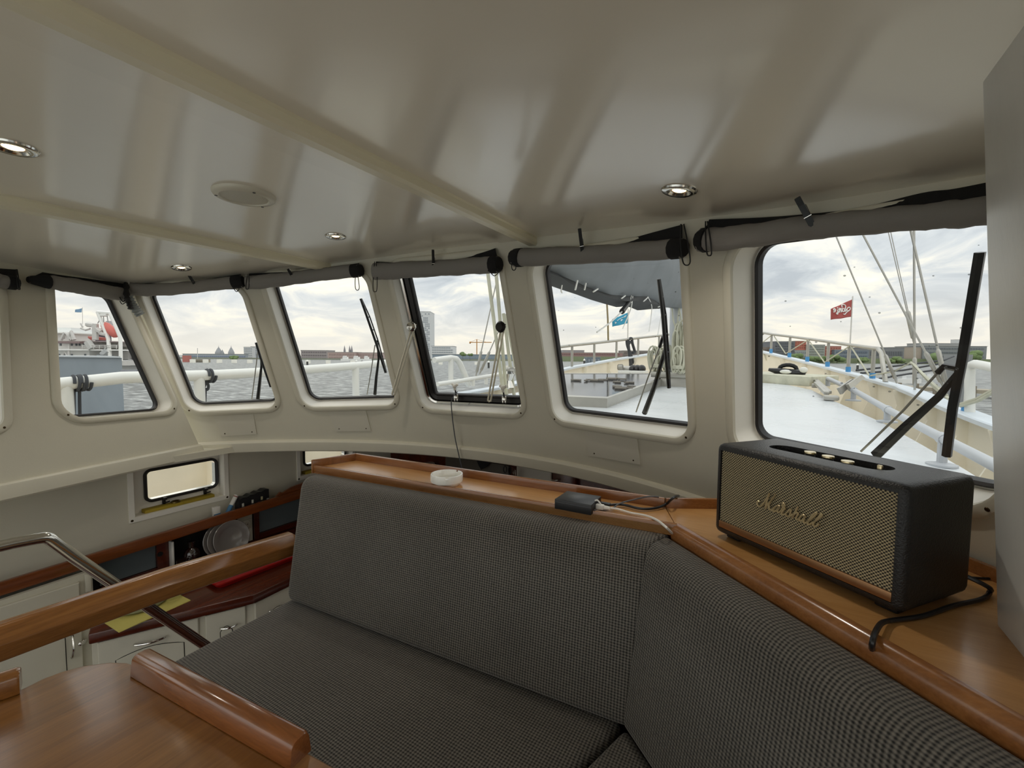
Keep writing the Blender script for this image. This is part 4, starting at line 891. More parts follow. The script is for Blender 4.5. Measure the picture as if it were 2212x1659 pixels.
# red tray, tubs, cloth, pot on the worktop
fl, fr = at_z(470, 1277, ZW), at_z(690, 1190, ZW); dt = (fr - fl).normalized(); nt_ = V((-dt.y, dt.x, 0)); Lt, Dt, Ht = (fr - fl).length, .20, .027
M = Matrix(((dt.x, nt_.x, 0, fl.x), (dt.y, nt_.y, 0, fl.y), (0, 0, 1, ZW + .001), (0, 0, 0, 1)))
rr = lambda g, z: [V((Lt / 2 + x, Dt / 2 + y, z)) for x, y in rrect(Lt + 2 * g, Dt + 2 * g, .03, 5)]
MB().loft([rr(-.012, 0), rr(-.004, Ht - .006), rr(.004, Ht - .006), rr(.004, Ht), rr(-.008, Ht), rr(-.016, .006)], True, True, True).obj('tray', pm('red_plastic', '9c0f0c', .35), M=M, label='red plastic tray on the galley worktop', cat='tray')
def tub(x0, y0, x1, lab, h):
    a, b = at_z(x0, y0, ZW + .008), at_z(x1, y0 - (x1 - x0) * .36, ZW + .008); dd = (b - a).normalized(); nn = V((-dd.y, dd.x, 0)); l = (b - a).length
    M = Matrix(((dd.x, nn.x, 0, a.x), (dd.y, nn.y, 0, a.y), (0, 0, 1, ZW + .0082), (0, 0, 0, 1)))
    r2 = lambda g, z: [V((l / 2 + x, .07 + y, z)) for x, y in rrect(l + 2 * g, .13 + 2 * g, .02, 4)]
    MB().loft([r2(-.006, 0), r2(.0, h), r2(.004, h), r2(.004, h + .004), r2(-.002, h + .004), r2(-.008, .003)], True, True, True).obj('plastic_tub', pm('milky_plastic', 'b9bcc4', .4) if 'milky_plastic' not in bpy.data.materials else bpy.data.materials['milky_plastic'], M=M, label=lab, cat='tub')
tub(497, 1248, 578, 'long milky plastic tub in the red tray', .05)
tub(586, 1214, 612, 'short milky plastic tub at the far end of the red tray', .05)
m_cloth = pm('yellow_cloth', 'c7bc68', .85, var=.08, bump=.3, bs=500)
q = [at_z(x, y, ZW) for x, y in ((219, 1342), (379, 1280), (412, 1298), (257, 1367))]; k = [i / 8 for i in range(9)]
mm = MB(); cl = lambda u, v: (q[0] * (1 - u) + q[1] * u) * (1 - v) + (q[3] * (1 - u) + q[2] * u) * v + V((0, 0, .0025 + .001 * math.sin(9 * u + 5 * v)))
mm.grid(cl, k, k); rim_ = [(u, 0) for u in k] + [(1, v) for v in k[1:]] + [(u, 1) for u in k[-2::-1]] + [(0, v) for v in k[-2:0:-1]]; mm.loft([[cl(u, v) for u, v in rim_], [V((cl(u, v).x, cl(u, v).y, ZW + .0002)) for u, v in rim_]]); mm.obj('cloth', m_cloth, label='yellow cloth spread on the galley worktop under the pot', cat='cloth')
p = at_z(304, 1307, ZW); e = thing('cooking_pot', 'pale round pot with dark handle on the yellow cloth', 'pot', (p.x, p.y, ZW + .004))
M = Matrix.Translation((p.x, p.y, ZW + .004)); MB().lathe([(.0001, 0), (.082, 0), (.092, .008), (.094, .07), (.097, .072), (.094, .075), (.089, .07), (.086, .012), (.0001, .006)], 28, M).obj('pot_body', pm('olive_enamel', '8a8a70', .3), e)
hd = V((.55, .83, 0)); hs = V((-.83, .55, 0)); c = V((p.x, p.y, ZW + .045)); MB().tube(spline([c + hd * .09 + hs * .03, c + hd * .125 + hs * .03, c + hd * .14, c + hd * .125 - hs * .03, c + hd * .09 - hs * .03], 5), .0055, 8).obj('handle', m_blackpl, e)
# cupboard at the left
yR = at_X(169, 1250, XF).y; zt0 = lambda y: zr(y) - .075
def bow(par, a, b, out, r, mat=m_chrome): MB().tube(spline([a, a + out * .5 + (b - a) * .06, (a + b) / 2 + out, b + out * .5 - (b - a) * .06, b], 6), [r * (.6 + .5 * math.sin(math.pi * i / 24)) for i in range(25)], 8).obj('handle', mat, par)
e = thing('galley_cupboard', 'cream cupboard with framed door and bow handle beside the stairs', 'cupboard', (XF - .06, .4, -2.2))
ka, kb = at_X(0, 1299, XF), at_X(168, 1243, XF); ztf = lambda y: ka.z + (kb.z - ka.z) * (y - ka.y) / (kb.y - ka.y)
mm = MB(); mm.prism([V((XF - .022, -.6, -2.19)), V((XF - .022, yE, -2.19)), V((XF - .022, yE, ztf(yE))), V((XF - .022, -.6, ztf(-.6)))], (.018, 0, 0)); mm.obj('face_frame', m_cab, e, flat=True)
mm = MB(); mm.prism([V((HX + .002, -.6, -2.19)), V((HX + .002, yE - .002, -2.19)), V((HX + .002, yE - .002, ztf(yE) - .04)), V((HX + .002, -.6, ztf(-.6) - .04))], (XF - HX - .03, 0, 0)); mm.obj('shade_filler', m_gap, e, flat=True)  # dark filler painted as the shade in the gap above the cupboard
mm = MB(); yD = at_X(171, 1290, XF).y
def door(par, O, ex_, w, zt_l, zt_r, zb, arch, hinge_gap=.003):
    """framed door: outer frame, painted groove line and raised arched centre panel; O = bottom left corner of the front"""
    n = ex_.cross(V((0, 0, 1))).normalized()
    if n.dot(-O) < 0: n = -n
    at = lambda u, z, d=0.0: O + ex_ * u + V((0, 0, z - O.z)) + n * d
    mm = MB(); lp = [(0, zb), (w, zb), (w, zt_r), (0, zt_l)]; lp2 = [(.003, zb + .003), (w - .003, zb + .003), (w - .003, zt_r - .003), (.003, zt_l - .003)]
    mm.loft([[at(u, z, -.004) for u, z in lp], [at(u, z, .010) for u, z in lp], [at(u, z, .013) for u, z in lp2]], True, True, True); d_ = mm.obj('door', m_cab, par, flat=True)
    b = .052; zl, zr_ = zt_l - b * 1.3, zt_r - b * 1.3
    tp = [(w - b + (2 * b - w) * k / 10, zr_ + (zl - zr_) * k / 10 - arch * (1 - math.sin(math.pi * (1 - abs(2 * k / 10 - 1)) / 2))) for k in range(11)]
    lp = [(b, zb + b), (w - b, zb + b)] + tp
    mm = MB(); mm.loft([[at(u, z, .0128) for u, z in inset(lp, -.0028)], [at(u, z, .0132) for u, z in inset(lp, -.0028)], [at(u, z, .0132) for u, z in lp], [at(u, z, .0128) for u, z in lp]], True); mm.obj('groove_shade', m_gap, d_, flat=True)  # flat dark strip, the groove's shade painted onto the door face
    mm = MB(); mm.loft([[at(u, z, .0125) for u, z in lp], [at(u, z, .0155) for u, z in inset(lp, .001)], [at(u, z, .0155) for u, z in inset(lp, .004)]], True, False, True); mm.obj('raised_panel', m_cab, d_, flat=True)
    return d_, at
d_, at = door(e, V((XF - .0, -.15, -1.85)), V((0, 1, 0)), yD + .15, at_X(0, 1312, XF).z + .01, at_X(168, 1257, XF).z, -1.85, .02)
a, b = at_X(154, 1370, XF + .016), at_X(154, 1420, XF + .016); bow(e, a, b, V((.03, 0, 0)), .005)
p = at_X(176, 1386, XF); M = frame(p, (0, 1, .3), (1, 0, 0)); mm = MB(); mm.sph((0, 0, .012), (.016, .011, .008), 14, 8); mm.v = [M @ v for v in mm.v]; mm.obj('turn_latch', m_chrome, e)
p = at_X(190, 1258, XF); mm = MB(); mm.box((XF + .002, p.y, p.z), (.008, .02, .075), bev=.003); mm.obj('catch_block', m_cab, e)
# base cupboards under the worktop
e = thing('galley_base_unit', 'cream galley base unit with bow handles under the red worktop', 'cabinet', (-2.2, 1.0, -2.2))
t1_ = (P1 - P0).normalized(); t2_ = (P2 - P1).normalized(); n1_ = t1_.cross(V((0, 0, 1))); n2_ = t2_.cross(V((0, 0, 1))); s = .022
b0, b1, b2 = P0 - n1_ * s + t1_ * .004, P1 - (n1_ + n2_) * .5 * s, P2 - n2_ * s
slab([(HX + .002, yE + .004), (XF + .007, yE + .004), (b0.x, b0.y), (b1.x, b1.y), (b2.x, b2.y), (b2.x - .1, 2.2), (HX + .002, 2.2)], -2.19, ZW - .043, .0008, 1).obj('body', m_cab, e)
def on_face(px_, py, O, t): # distance along a vertical face
    n = t.cross(V((0, 0, 1))); d = ray(px_, py); k = O.dot(n) / d.dot(n); return (d * k - O).dot(t)
for (x0, x1, O, t, hx0, hy0, hx1, hy1) in ((212, 429, b0, t1_, 291, 1387, 360, 1366), (446, 531, b1 - t1_ * (b1 - b0).length, t1_, 476, 1352, 512, 1341), (550, 640, b1, t2_, 575, 1318, 600, 1308)):
    u0, u1 = on_face(x0, 1390, O, t), on_face(x1, 1340, O, t); zt = ZW - .047
    d_, at = door(e, V((O.x, O.y, -1.8)) + t * u0, t, u1 - u0, zt, zt, -1.8, .02)
    n = t.cross(V((0, 0, 1))); n = n if n.dot(-O) > 0 else -n
    h0, h1 = on_face(hx0, hy0, O, t), on_face(hx1, hy1, O, t)
    d = ray(hx0, hy0); z = (d * (O.dot(n) / d.dot(n))).z
    a = V((O.x, O.y, z)) + t * h0 + n * .016; b = V((O.x, O.y, z)) + t * h1 + n * .016; bow(e, a, b, n * .022, .004)
# forward end of the galley, seen through the slit behind the shelf
YB = 2.42
m_pale = pm('pale_board', 'b9b3a8', .5); m_brown = pm('grey_brown_board', '4d463c', .6)
def board(name, x0, y0, x1, y1, Y, th, mat, lab, cat):
    a, b = at_Y(x0, y0, Y), at_Y(x1, y1, Y); mm = MB(); mm.box(((a.x + b.x) / 2, Y + th / 2, (a.z + b.z) / 2), (abs(b.x - a.x), th, abs(a.z - b.z)), bev=.002); return mm.obj(name, mat, label=lab, cat=cat)
board('wall_board', 962, 985, 1098, 1075, YB + .02, .02, m_brown, 'grey brown board on the galley front wall behind the ashtray', 'board')
board('pale_panel', 1116, 1000, 1189, 1120, YB - .01, .02, m_pale, 'pale upright panel at the galley front, seen over the shelf rim', 'panel')
e = thing('dark_cupboard', 'dark red cupboard with silver handle behind the shelf rim', 'cupboard', at_Y(1215, 1080, YB))
a, b = at_Y(1193, 1005, YB - .01), at_Y(1240, 1130, YB - .01); mm = MB(); mm.box(((a.x + b.x) / 2, YB + .01, (a.z + b.z) / 2), (b.x - a.x, .03, a.z - b.z), bev=.002); mm.obj('door', m_mahog, e)
a, b = at_Y(1192, 1036, YB - .02), at_Y(1206, 1036, YB - .02); bow(e, a, b, V((0, -.02, 0)), .004)
p = at_Y(1112, 1030, YB - .06); e = thing('tap', 'small chrome tap in front of the pale galley panel', 'tap', p - V((0, 0, .1)))
MB().tube(spline([p - V((0, 0, .1)), p, p + V((0, 0, .035)), p + V((.012, -.03, .045)), p + V((.014, -.05, .03))], 5), .006, 8).obj('spout', m_chrome, e)
mm = MB(); mm.sph(p - V((-.02, 0, .0)), .009, 8, 6); mm.tube([p - V((0, 0, .0)), p + V((.02, 0, 0))], .004, 6); mm.obj('lever', m_chrome, e)
for i, (x, y) in enumerate(((1091, 1014), (1101, 1016))):
    p = at_Y(x, y, YB - .03); MB().tube([p + V((.011 * math.cos(t), 0, .022 * math.sin(t))) for t in [2 * math.pi * k / 16 for k in range(16)]], .0035, 6, closed=True).obj('key_ring', m_cord, label='dark oval ring hanging %s the chrome tap' % ('second from' if i == 0 else 'next to'), cat='ring', group='dark rings on the galley front wall')
p = at_Y(928, 1000, YB - .05); M = Matrix.Translation(p - V((0, 0, .02))); MB().lathe([(.0001, -.05), (.03, -.05), (.036, .02), (.033, .02), (.028, -.045), (.0001, -.045)], 16, M).obj('cup', pm('dull_pink_cup', '8a7468', .5), label='dull pink cup in the dark galley left of the cable', cat='cup')
p0 = at_Y(1042, 1004, YB - .02); mm = MB(); mm.prism([p0 + V((-.05, 0, .03)), p0 + V((.06, 0, .03)), p0 + V((.03, 0, -.01)), p0 + V((-.01, 0, -.035)), p0 + V((-.03, 0, -.01))], (0, .012, 0)); mm.obj('black_rag', m_black, label='black rag hanging on the grey brown galley board', cat='rag')
# ------------------------------------------------------------------ the ship outside: raised foredeck, bulwarks, rails, mast
m_deck = pm('pale_blue_deck_paint', 'dbdfe2', .28, var=.06, vs=1.2, stretch=(1, 3, 1), rvar=.15)
m_bul = pm('cream_bulwark_paint', 'eee8d8', .5, var=.08, vs=3)
m_cap = pm('pale_blue_cap_paint', 'd6dfe8', .35, var=.05)
m_way = pm('stained_waterway', 'd2c6b4', .6, var=.25, vs=5)
m_galv = pm('galvanised_tube', 'b4b2ab', .35, metal=.6, var=.1)
m_white = pm('white_deck_paint', 'e9e9e4', .35)
m_tape = pm('blue_tape', '4e97cf', .6)
m_rope = pm('olive_white_rope', 'c6c5b2', .8, var=.15)
DZ = lambda y: -.62 + .06 * (y - 2)
def onDeck(x, y): d = ray(x, y); t = -.74 / (d.z - .06 * d.y); return d * t
HB = [(1.2, 2.42), (3, 2.44), (4.4, 2.4), (6, 2.3), (7.5, 2.12), (9, 1.78), (10.3, 1.3), (11.3, .8), (12, .35), (12.4, .05)]
def hb(y):
    if y <= HB[0][0]: return HB[0][1]
    for (a, p), (b, q) in zip(HB, HB[1:]):
        if y <= b: return p + (q - p) * (y - a) / (b - a)
    return .05
def onB(x, y, side, g=0.0):
    """photo pixel meets the upright bulwark surface (g = metres inboard)"""
    d = ray(x, y); lo, hi = .5, 14
    f = lambda t: side * (d.x * t - XC) - (hb(d.y * t) - g)
    t = .5
    while f(t) < 0 and t < 14: t += .05
    lo, hi = t - .05, t
    for _ in range(30):
        m = (lo + hi) / 2
        if f(m) > 0: hi = m
        else: lo = m
    return d * hi
capS = [onB(x, y, 1) for x, y in ((2131, 905), (2055, 876), (1975, 843), (1888, 820), (1835, 805), (1788, 793), (1741, 781), (1698, 771), (1660, 762), (1631, 756))]
capP = [onB(x, y, -1) for x, y in ((1216, 797), (1260, 788), (1310, 779), (1360, 771), (1412, 763))]
capP = [V((0, 1.0, -.53)), V((0, 4.0, -.50)), V((0, 5.6, -.42))] + capP
def zcap(y, P):
    P = sorted(P, key=lambda p: p.y)
    if y <= P[0].y: return P[0].z + (y - P[0].y) * .03
    for a, b in zip(P, P[1:]):
        if y <= b.y: return a.z + (b.z - a.z) * (y - a.y) / max(1e-6, b.y - a.y)
    return P[-1].z + (y - P[-1].y) * .12
WZ = lambda y: -1.0 + max(0, y - 6) * .06
ys = [1.2 + (12.4 - 1.2) * i / 44 for i in range(45)]
mm = MB(); mm.loft([[V((XC + s * hb(y), y, WZ(y))) for s in (-1, -.5, 0, .5, 1)] for y in [2.62] + [q for q in ys if q > 2.7]], closed=False)
for s_, xi in ((-1, -2.6), (1, .80)): mm.loft([[V((XC + s_ * 2.44, y, -1.0)), V((xi, y, -1.0))] for y in (-3, 1.2, 2.62)], closed=False)
mm.obj('waterway_deck', m_way, kind='structure')
# raised white foredeck
edge = [onDeck(x, y) for x, y in ((2086, 1015), (1990, 960), (1906, 913), (1855, 890), (1790, 861), (1752, 842))]
hw = [(2.62, 1.97)] + [(p.y, p.x - XC) for p in edge]
yl = hw[-1][0]; hw.append((yl + .5, hw[-1][1] - .25))
mm = MB(); top = [[V((XC + s * w, y, DZ(y) + .03 * (1 - s * s))) for s in (-1, -.6, -.2, .2, .6, 1)] for y, w in hw]
mm.loft(top, closed=False)
for sg in (-1, 1): mm.loft([[V((XC + sg * w, y, DZ(y))), V((XC + sg * (w + .02), y, DZ(y) - .03)), V((XC + sg * (w + .02), y, WZ(y) - .02))] for y, w in hw], closed=False)
y, w_ = hw[-1]; mm.add([V((XC - w_, y, DZ(y))), V((XC + w_, y, DZ(y))), V((XC + w_, y, -1.1)), V((XC - w_, y, -1.1))], [(0, 1, 2, 3)])
mm.obj('foredeck', m_deck, kind='structure', sharp=30)
# bulwarks
for side, P, nm in ((1, capS, 'starboard'), (-1, capP, 'port')):
    e = thing('bulwark', 'cream %s bulwark of the foredeck with pale blue cap rail' % nm, 'bulwark', (XC + side * 2.4, 4, -1.0), 'bulwarks of the foredeck')
    mm = MB(); mm.loft([[V((XC + side * (hb(y) + a), y, z)) for a, z in ((0, WZ(y) - .02), (0, zcap(y, P) - .03), (.04, zcap(y, P) - .03), (.04, -2.6))] for y in ys], closed=False); mm.obj('plating', m_bul, e)
    mm = MB(); mm.loft([[V((XC + side * max(.0, hb(y) + a), y, zcap(y, P) + b)) for a, b in ((-.09 if y < 6.2 else -.05, -.03), (-.09 if y < 6.2 else -.05, .0), (-.08 if y < 6.2 else -.04, .008), (.06, .008), (.07, 0), (.07, -.03))] for y in ys], True, True, True); mm.obj('cap_rail', m_cap, e, sharp=30)
    y = 1.6
    while y < 11.6:
        z0, z1 = WZ(y), zcap(y, P) - .03; x = XC + side * hb(y)
        mm = MB(); mm.prism([V((x, y, z0)), V((x - side * .22, y, z0)), V((x - side * .06, y, z1 - .16)), V((x - side * .10, y, z1)), V((x, y, z1))], (0, .022, 0)); mm.obj('stanchion', m_bul, e, flat=True)
        y += .62 if y < 5 else .85
# starboard bow rail
def rail(name, label, top, posts, side, r, mat, ropes=(), tape=True, g=0.0, group=None):
    T = [onB(x, y, side, g) for x, y in top]
    e = thing(name, label, 'railing', T[len(T) // 2], group)
    MB().tube(T, r, 10).obj('top_rail', mat, e)
    for (x0, y0, x1, y1) in posts:
        a, b = onB(x0, y0, side, g), onB(x1, y1, side, g); b = V((a.x, a.y, b.z)); MB().tube([a, b], r * .9, 10).obj('post', mat, e)
        if tape: MB().tube([b - V((0, 0, .02)), b + V((0, 0, .07))], r * 1.25, 10).obj('tape_band', m_tape, e)
    for R in ropes:
        MB().tube([onB(x, y, side, g + .02) for x, y in R], .010, 6).obj('rope', m_rope, e)
    return e
rail('bow_rail', 'galvanised bow rail with crossed ropes on the starboard bulwark', [(1641, 755), (1642, 742), (1645, 724), (1650, 719), (1667, 722), (1708, 727), (1746, 732), (1790, 738), (1835, 745), (1885, 752), (1896, 753), (1904, 763), (1909, 800), (1913, 826)],
     [(1667, 722, 1667, 761), (1707, 727, 1704, 770), (1746, 732, 1745, 779), (1790, 738, 1788, 791), (1835, 745, 1835, 803), (1888, 752, 1888, 818)], 1, .025, m_galv,
     [[(1667, 724), (1642, 744)], [(1672, 726), (1697, 764), (1746, 734)], [(1746, 734), (1781, 783), (1835, 748)], [(1838, 748), (1878, 812), (1932, 802), (1968, 783)], [(1627, 700), (1655, 778)]])
rail('bow_rail', 'slender galvanised bow rail on the port bulwark with black ropes', [(1190, 752), (1236, 746), (1285, 741), (1330, 736), (1379, 730), (1425, 725), (1455, 721)],
     [(1236, 746, 1234, 792), (1284, 741, 1284, 784), (1332, 736, 1332, 776), (1379, 731, 1379, 768), (1424, 725, 1424, 760)], -1, .026, m_galv, tape=False)
# port side rail seen through the side and front windows
rail('side_rail', 'thick white pipe rail on the port side with black rope ties', [(100, 833), (140, 829), (200, 823), (262, 816), (330, 814), (410, 812), (470, 810), (540, 806), (600, 802), (668, 798), (770, 790), (850, 783)],
     [(141, 829, 150, 905), (430, 812, 432, 905), (768, 790, 772, 880)], -1, .038, m_white, tape=False)
rail('side_rail', 'white pipe hoop rail with a bent end beside the shrouds', [(938, 778), (974, 773), (986, 775), (993, 784), (1003, 806), (1012, 832)], [(974, 774, 976, 832)], -1, .036, m_white, tape=False)
rail('low_side_rail', 'low white pipe rail along the port deck below the shrouds', [(945, 830), (1000, 822), (1048, 814), (1062, 812), (1090, 806)], [(1050, 814, 1052, 830), (1022, 819, 1022, 834)], -1, .028, m_white, tape=False, g=.12)
rail('side_rail', 'white pipe rail with a corner elbow beyond the right wiper', [(2095, 895), (2095, 800), (2098, 789), (2106, 786), (2150, 795), (2190, 803)], [(2097, 800, 2097, 893)], 1, .032, m_white)
m_tie = pm('black_rope_tie', '3a3d42', .7)
def ties(name, label, pts, r, **k):
    e = thing(name, label, 'rope', pts[0][0]); 
    for P in pts: MB().tube(spline(P, 5), r, 7).obj('rope', m_tie, e)
def bp(x, y, s=-1, g=.0): return onB(x, y, s, g)
def wrap(x, y, rr, s=-1): p = bp(x, y, s); return [p + V((rr * math.cos(t), 0.0, rr * math.sin(t))) + V((0, .0035 * t, 0)) for t in [i * .7 for i in range(19)]]
ties('black_rope', 'two black ropes knotted round the white rail in the side window', [wrap(156, 828, .044), wrap(171, 827, .044), [bp(160, 836), bp(160, 870), bp(160, 905)], [bp(172, 834), bp(172, 860), bp(173, 905)]], .008)
ties('black_rope', 'black rope coil knotted at the rail post in the window by the corner', [wrap(446, 812, .045), [bp(440, 812), bp(452, 806), bp(455, 818), bp(446, 828), bp(441, 838), bp(448, 842), bp(450, 832), bp(443, 822)], [bp(444, 838), bp(443, 870), bp(443, 900)]], .009)
ties('black_rope', 'black ropes hanging from the port bow rail over the bow gear', [[bp(1356, 734), bp(1364, 731), bp(1366, 742), bp(1371, 760), bp(1366, 762)], [bp(1357, 735), bp(1358, 750), bp(1360, 770), bp(1361, 795)], [bp(1362, 738), bp(1357, 748), bp(1364, 770), bp(1372, 798)], [bp(1354, 733), bp(1355, 745), bp(1360, 762), bp(1364, 790)]], .03)
# low grab rail on the starboard deck edge
def gx(x, y): p = onDeck(x, y); return p
DX = lambda x, y: at_X(x, y, XC + 1.72)
foot = {k: onDeck(*k) for k in ((1788, 834), (1843, 866), (1916, 912), (2034, 1006))}
def above(fk, x, y): f = foot[fk]; d = ray(x, y); t = math.hypot(f.x, f.y) / math.hypot(d.x, d.y); return V((f.x, f.y, d.z * t))
g0, g1, g2, g3 = above((1788, 834), 1796, 818), above((1843, 866), 1846, 843), above((1916, 912), 1920, 885), above((2034, 1006), 2040, 948)
g4 = g3 + (g3 - g2) * .7
e = thing('grab_rail', 'grey low tube rail along the starboard edge of the white foredeck', 'railing', foot[(1916, 912)])
MB().tube([foot[(1788, 834)] + V((0, 0, .0)), g0 + (foot[(1788, 834)] - g0) * .25, g0, g0 + (g1 - g0) * .15, g1, g2, g3, g4], .025, 10).obj('tube', pm('pale_grey_paint', 'b9bdc2', .4), e)
for k, g in (((1843, 866), g1), ((1916, 912), g2), ((2034, 1006), g3)):
    mm = MB(); mm.tube([foot[k], g], .022, 8); mm.lathe([(.065, 0), (.065, .01), (.025, .018)], 16, Matrix.Translation(foot[k])); mm.obj('post', bpy.data.materials['pale_grey_paint'], e)
    MB().tube([g + (g1 - g2).normalized() * -.03, g + (g1 - g2).normalized() * .03], .031, 10).obj('collar', bpy.data.materials['pale_grey_paint'], e)
# skylight hatch
def onDeckH(x, y, h): d = ray(x, y); return d * ((-.74 + h) / (d.z - .06 * d.y))
hz = .12
S_ = [onDeckH(1150, 850, hz), onDeckH(1311, 857, hz), onDeckH(1442, 811, hz), onDeckH(1400, 807, hz), onDeckH(1190, 807, hz)]
e = thing('skylight', 'large dark glass skylight in a silver frame on the foredeck', 'skylight', sum(S_, V((0, 0, 0))) / 5)
c = sum(S_, V((0, 0, 0))) / 5
def grow(P, g): return [c + (p - c) * (1 + g / (p - c).length) for p in P]
mm = MB(); o1 = grow(S_, .10); o2 = S_; dn = V((0, 0, -.10)); mm.loft([[p + V((0, 0, -.3)) for p in o1], [p + V((0, 0, -.035)) for p in o1], o1, o2, [p + V((0, 0, -.01)) for p in o2]]); mm.obj('frame', m_galv, e, flat=True)
m_sky = pm('dark_tinted_glass', '34373c', .12, spec=.45)
seam1 = onDeckH(1311, 807, hz)
for P, nm in (([S_[0], S_[1], seam1, S_[4]], 'glass_pane'), ([S_[1] + V((.012, 0, 0)), S_[2], S_[3], seam1 + V((.012, 0, 0))], 'glass_pane')):
    mm = MB(); mm.prism([p + V((0, 0, -.012)) for p in P], (0, 0, .008)); mm.obj(nm, m_sky, e, flat=True)
r_ = random.Random(3); mm = MB()
for x, y, w in ((1262, 822, .2), (1290, 821, .15), (1335, 826, .16), (1333, 839, .12), (1340, 819, .2), (1345, 836, .1)):
    p = onDeckH(x, y, hz)
    for k in range(4): mm.box((p.x + r_.uniform(-w, w), p.y + r_.uniform(-.08, .08), p.z + .006), (r_.uniform(.04, .14), r_.uniform(.02, .04), .02), bev=.004)
mm.obj('debris', pm('pale_debris', '8d8880', .8), label='pale scraps lying scattered on the skylight glass', cat='debris', kind='stuff')
# gear on the bow
b = [onDeck(x, y) for x, y in ((1628, 826), (1748, 835))]
e = thing('deck_box', 'low grey mossy box on the foredeck with black gear on top', 'box', (b[0] + b[1]) / 2)
db = (b[1] - b[0]).normalized(); M = frame(b[0], db, (0, 0, 1)); l = (b[1] - b[0]).length
hgt = at_Y(1748, 814, b[1].y).z - b[1].z; mm = MB(); mm.box((l / 2 - .6, .45, hgt / 2), (l + 1.2, .9, hgt), M, bev=.01); mm.obj('casing', pm('mossy_grey_paint', 'c9c8b4', .7, var=.25, vs=9), e)
top = b[0].z + hgt
def boxtop(x, y, dy=.3): return at_Y(x, y, b[0].y + dy)
e = thing('bow_gear', 'black windlass gear lying on the low grey deck box', 'gear', boxtop(1700, 808))
mm = MB(); mm.tube([boxtop(1660, 798), boxtop(1685, 803), boxtop(1710, 806), boxtop(1735, 806), boxtop(1739, 798)], [.02, .05, .055, .05, .03], 8); mm.obj('bar', m_blackpl, e)
mm = MB(); p = boxtop(1702, 797, .35)
for k in range(3): mm.tube([p + V((.10 * math.cos(t), .03 * k, .055 * math.sin(t))) for t in [2 * math.pi * i / 14 for i in range(14)]], .028, 7, closed=True)
mm.obj('coiled_strap', m_cord, e)
mm = MB(); mm.sph(boxtop(1697, 803, .22), (.07, .03, .03), 10, 6); mm.sph(boxtop(1736, 799, .25), (.05, .02, .04), 10, 6); mm.sph(boxtop(1680, 799, .3), (.06, .02, .015), 10, 6); mm.obj('white_pad', m_white, e)
e = thing('deck_cleat', 'grey steel fairlead arms bolted on the foredeck', 'fitting', onDeck(1795, 862))
for a, b_ in (((1757, 827), (1790, 860)), ((1762, 838), (1785, 862))):
    p, q = onDeck(*a), onDeck(*b_); M = frame(p, (q - p), (0, 0, 1)); mm = MB(); mm.box(((q - p).length / 2, 0, .06), ((q - p).length, .05, .035), M, bev=.008); mm.box((.03, 0, .03), (.05, .09, .05), M, bev=.008); mm.obj('arm', m_galv, e)
p = onDeck(1795, 866); mm = MB(); mm.box((p.x, p.y, p.z + .03), (.13, .08, .05), bev=.016); mm.obj('foot', m_galv, e)
for dx_, dz_ in ((.05, .12), (.12, .16)):
    q = p + V((dx_, .1, dz_)); mm = MB(); mm.prism([q, q + V((.12, .14, .09)), q + V((.15, .14, .06)), q + V((.10, .1, .02)), q + V((.03, 0, -.06))], V((.02, -.03, .01))); mm.obj('claw', m_galv, e)
e = thing('anchor_winch', 'grey anchor winch with round plate beyond the skylight', 'winch', at_Y(1365, 808, 7.4))
Yw = 7.4; mm = MB(); a, b_ = at_Y(1340, 806, Yw), at_Y(1396, 800, Yw); mm.box(((a.x + b_.x) / 2, Yw, a.z + .02), (b_.x - a.x, .3, .06), bev=.01); mm.obj('bed', m_white, e)
p = at_Y(1344, 793, Yw); mm = MB(); mm.box((p.x, Yw - .1, p.z), (.10, .03, .10), bev=.025); mm.obj('plate', m_galv, e)
for x in (1368, 1377, 1386): p = at_Y(x, 797, Yw); mm = MB(); mm.sph(p, (.07, .1, .07), 10, 6); mm.obj('black_drum', m_blackpl, e)
p = at_Y(1362, 797, Yw); mm = MB(); mm.tube([p + V((-.12, 0, 0)), p + V((.1, 0, 0))], .05, 10); mm.obj('drum', m_galv, e)
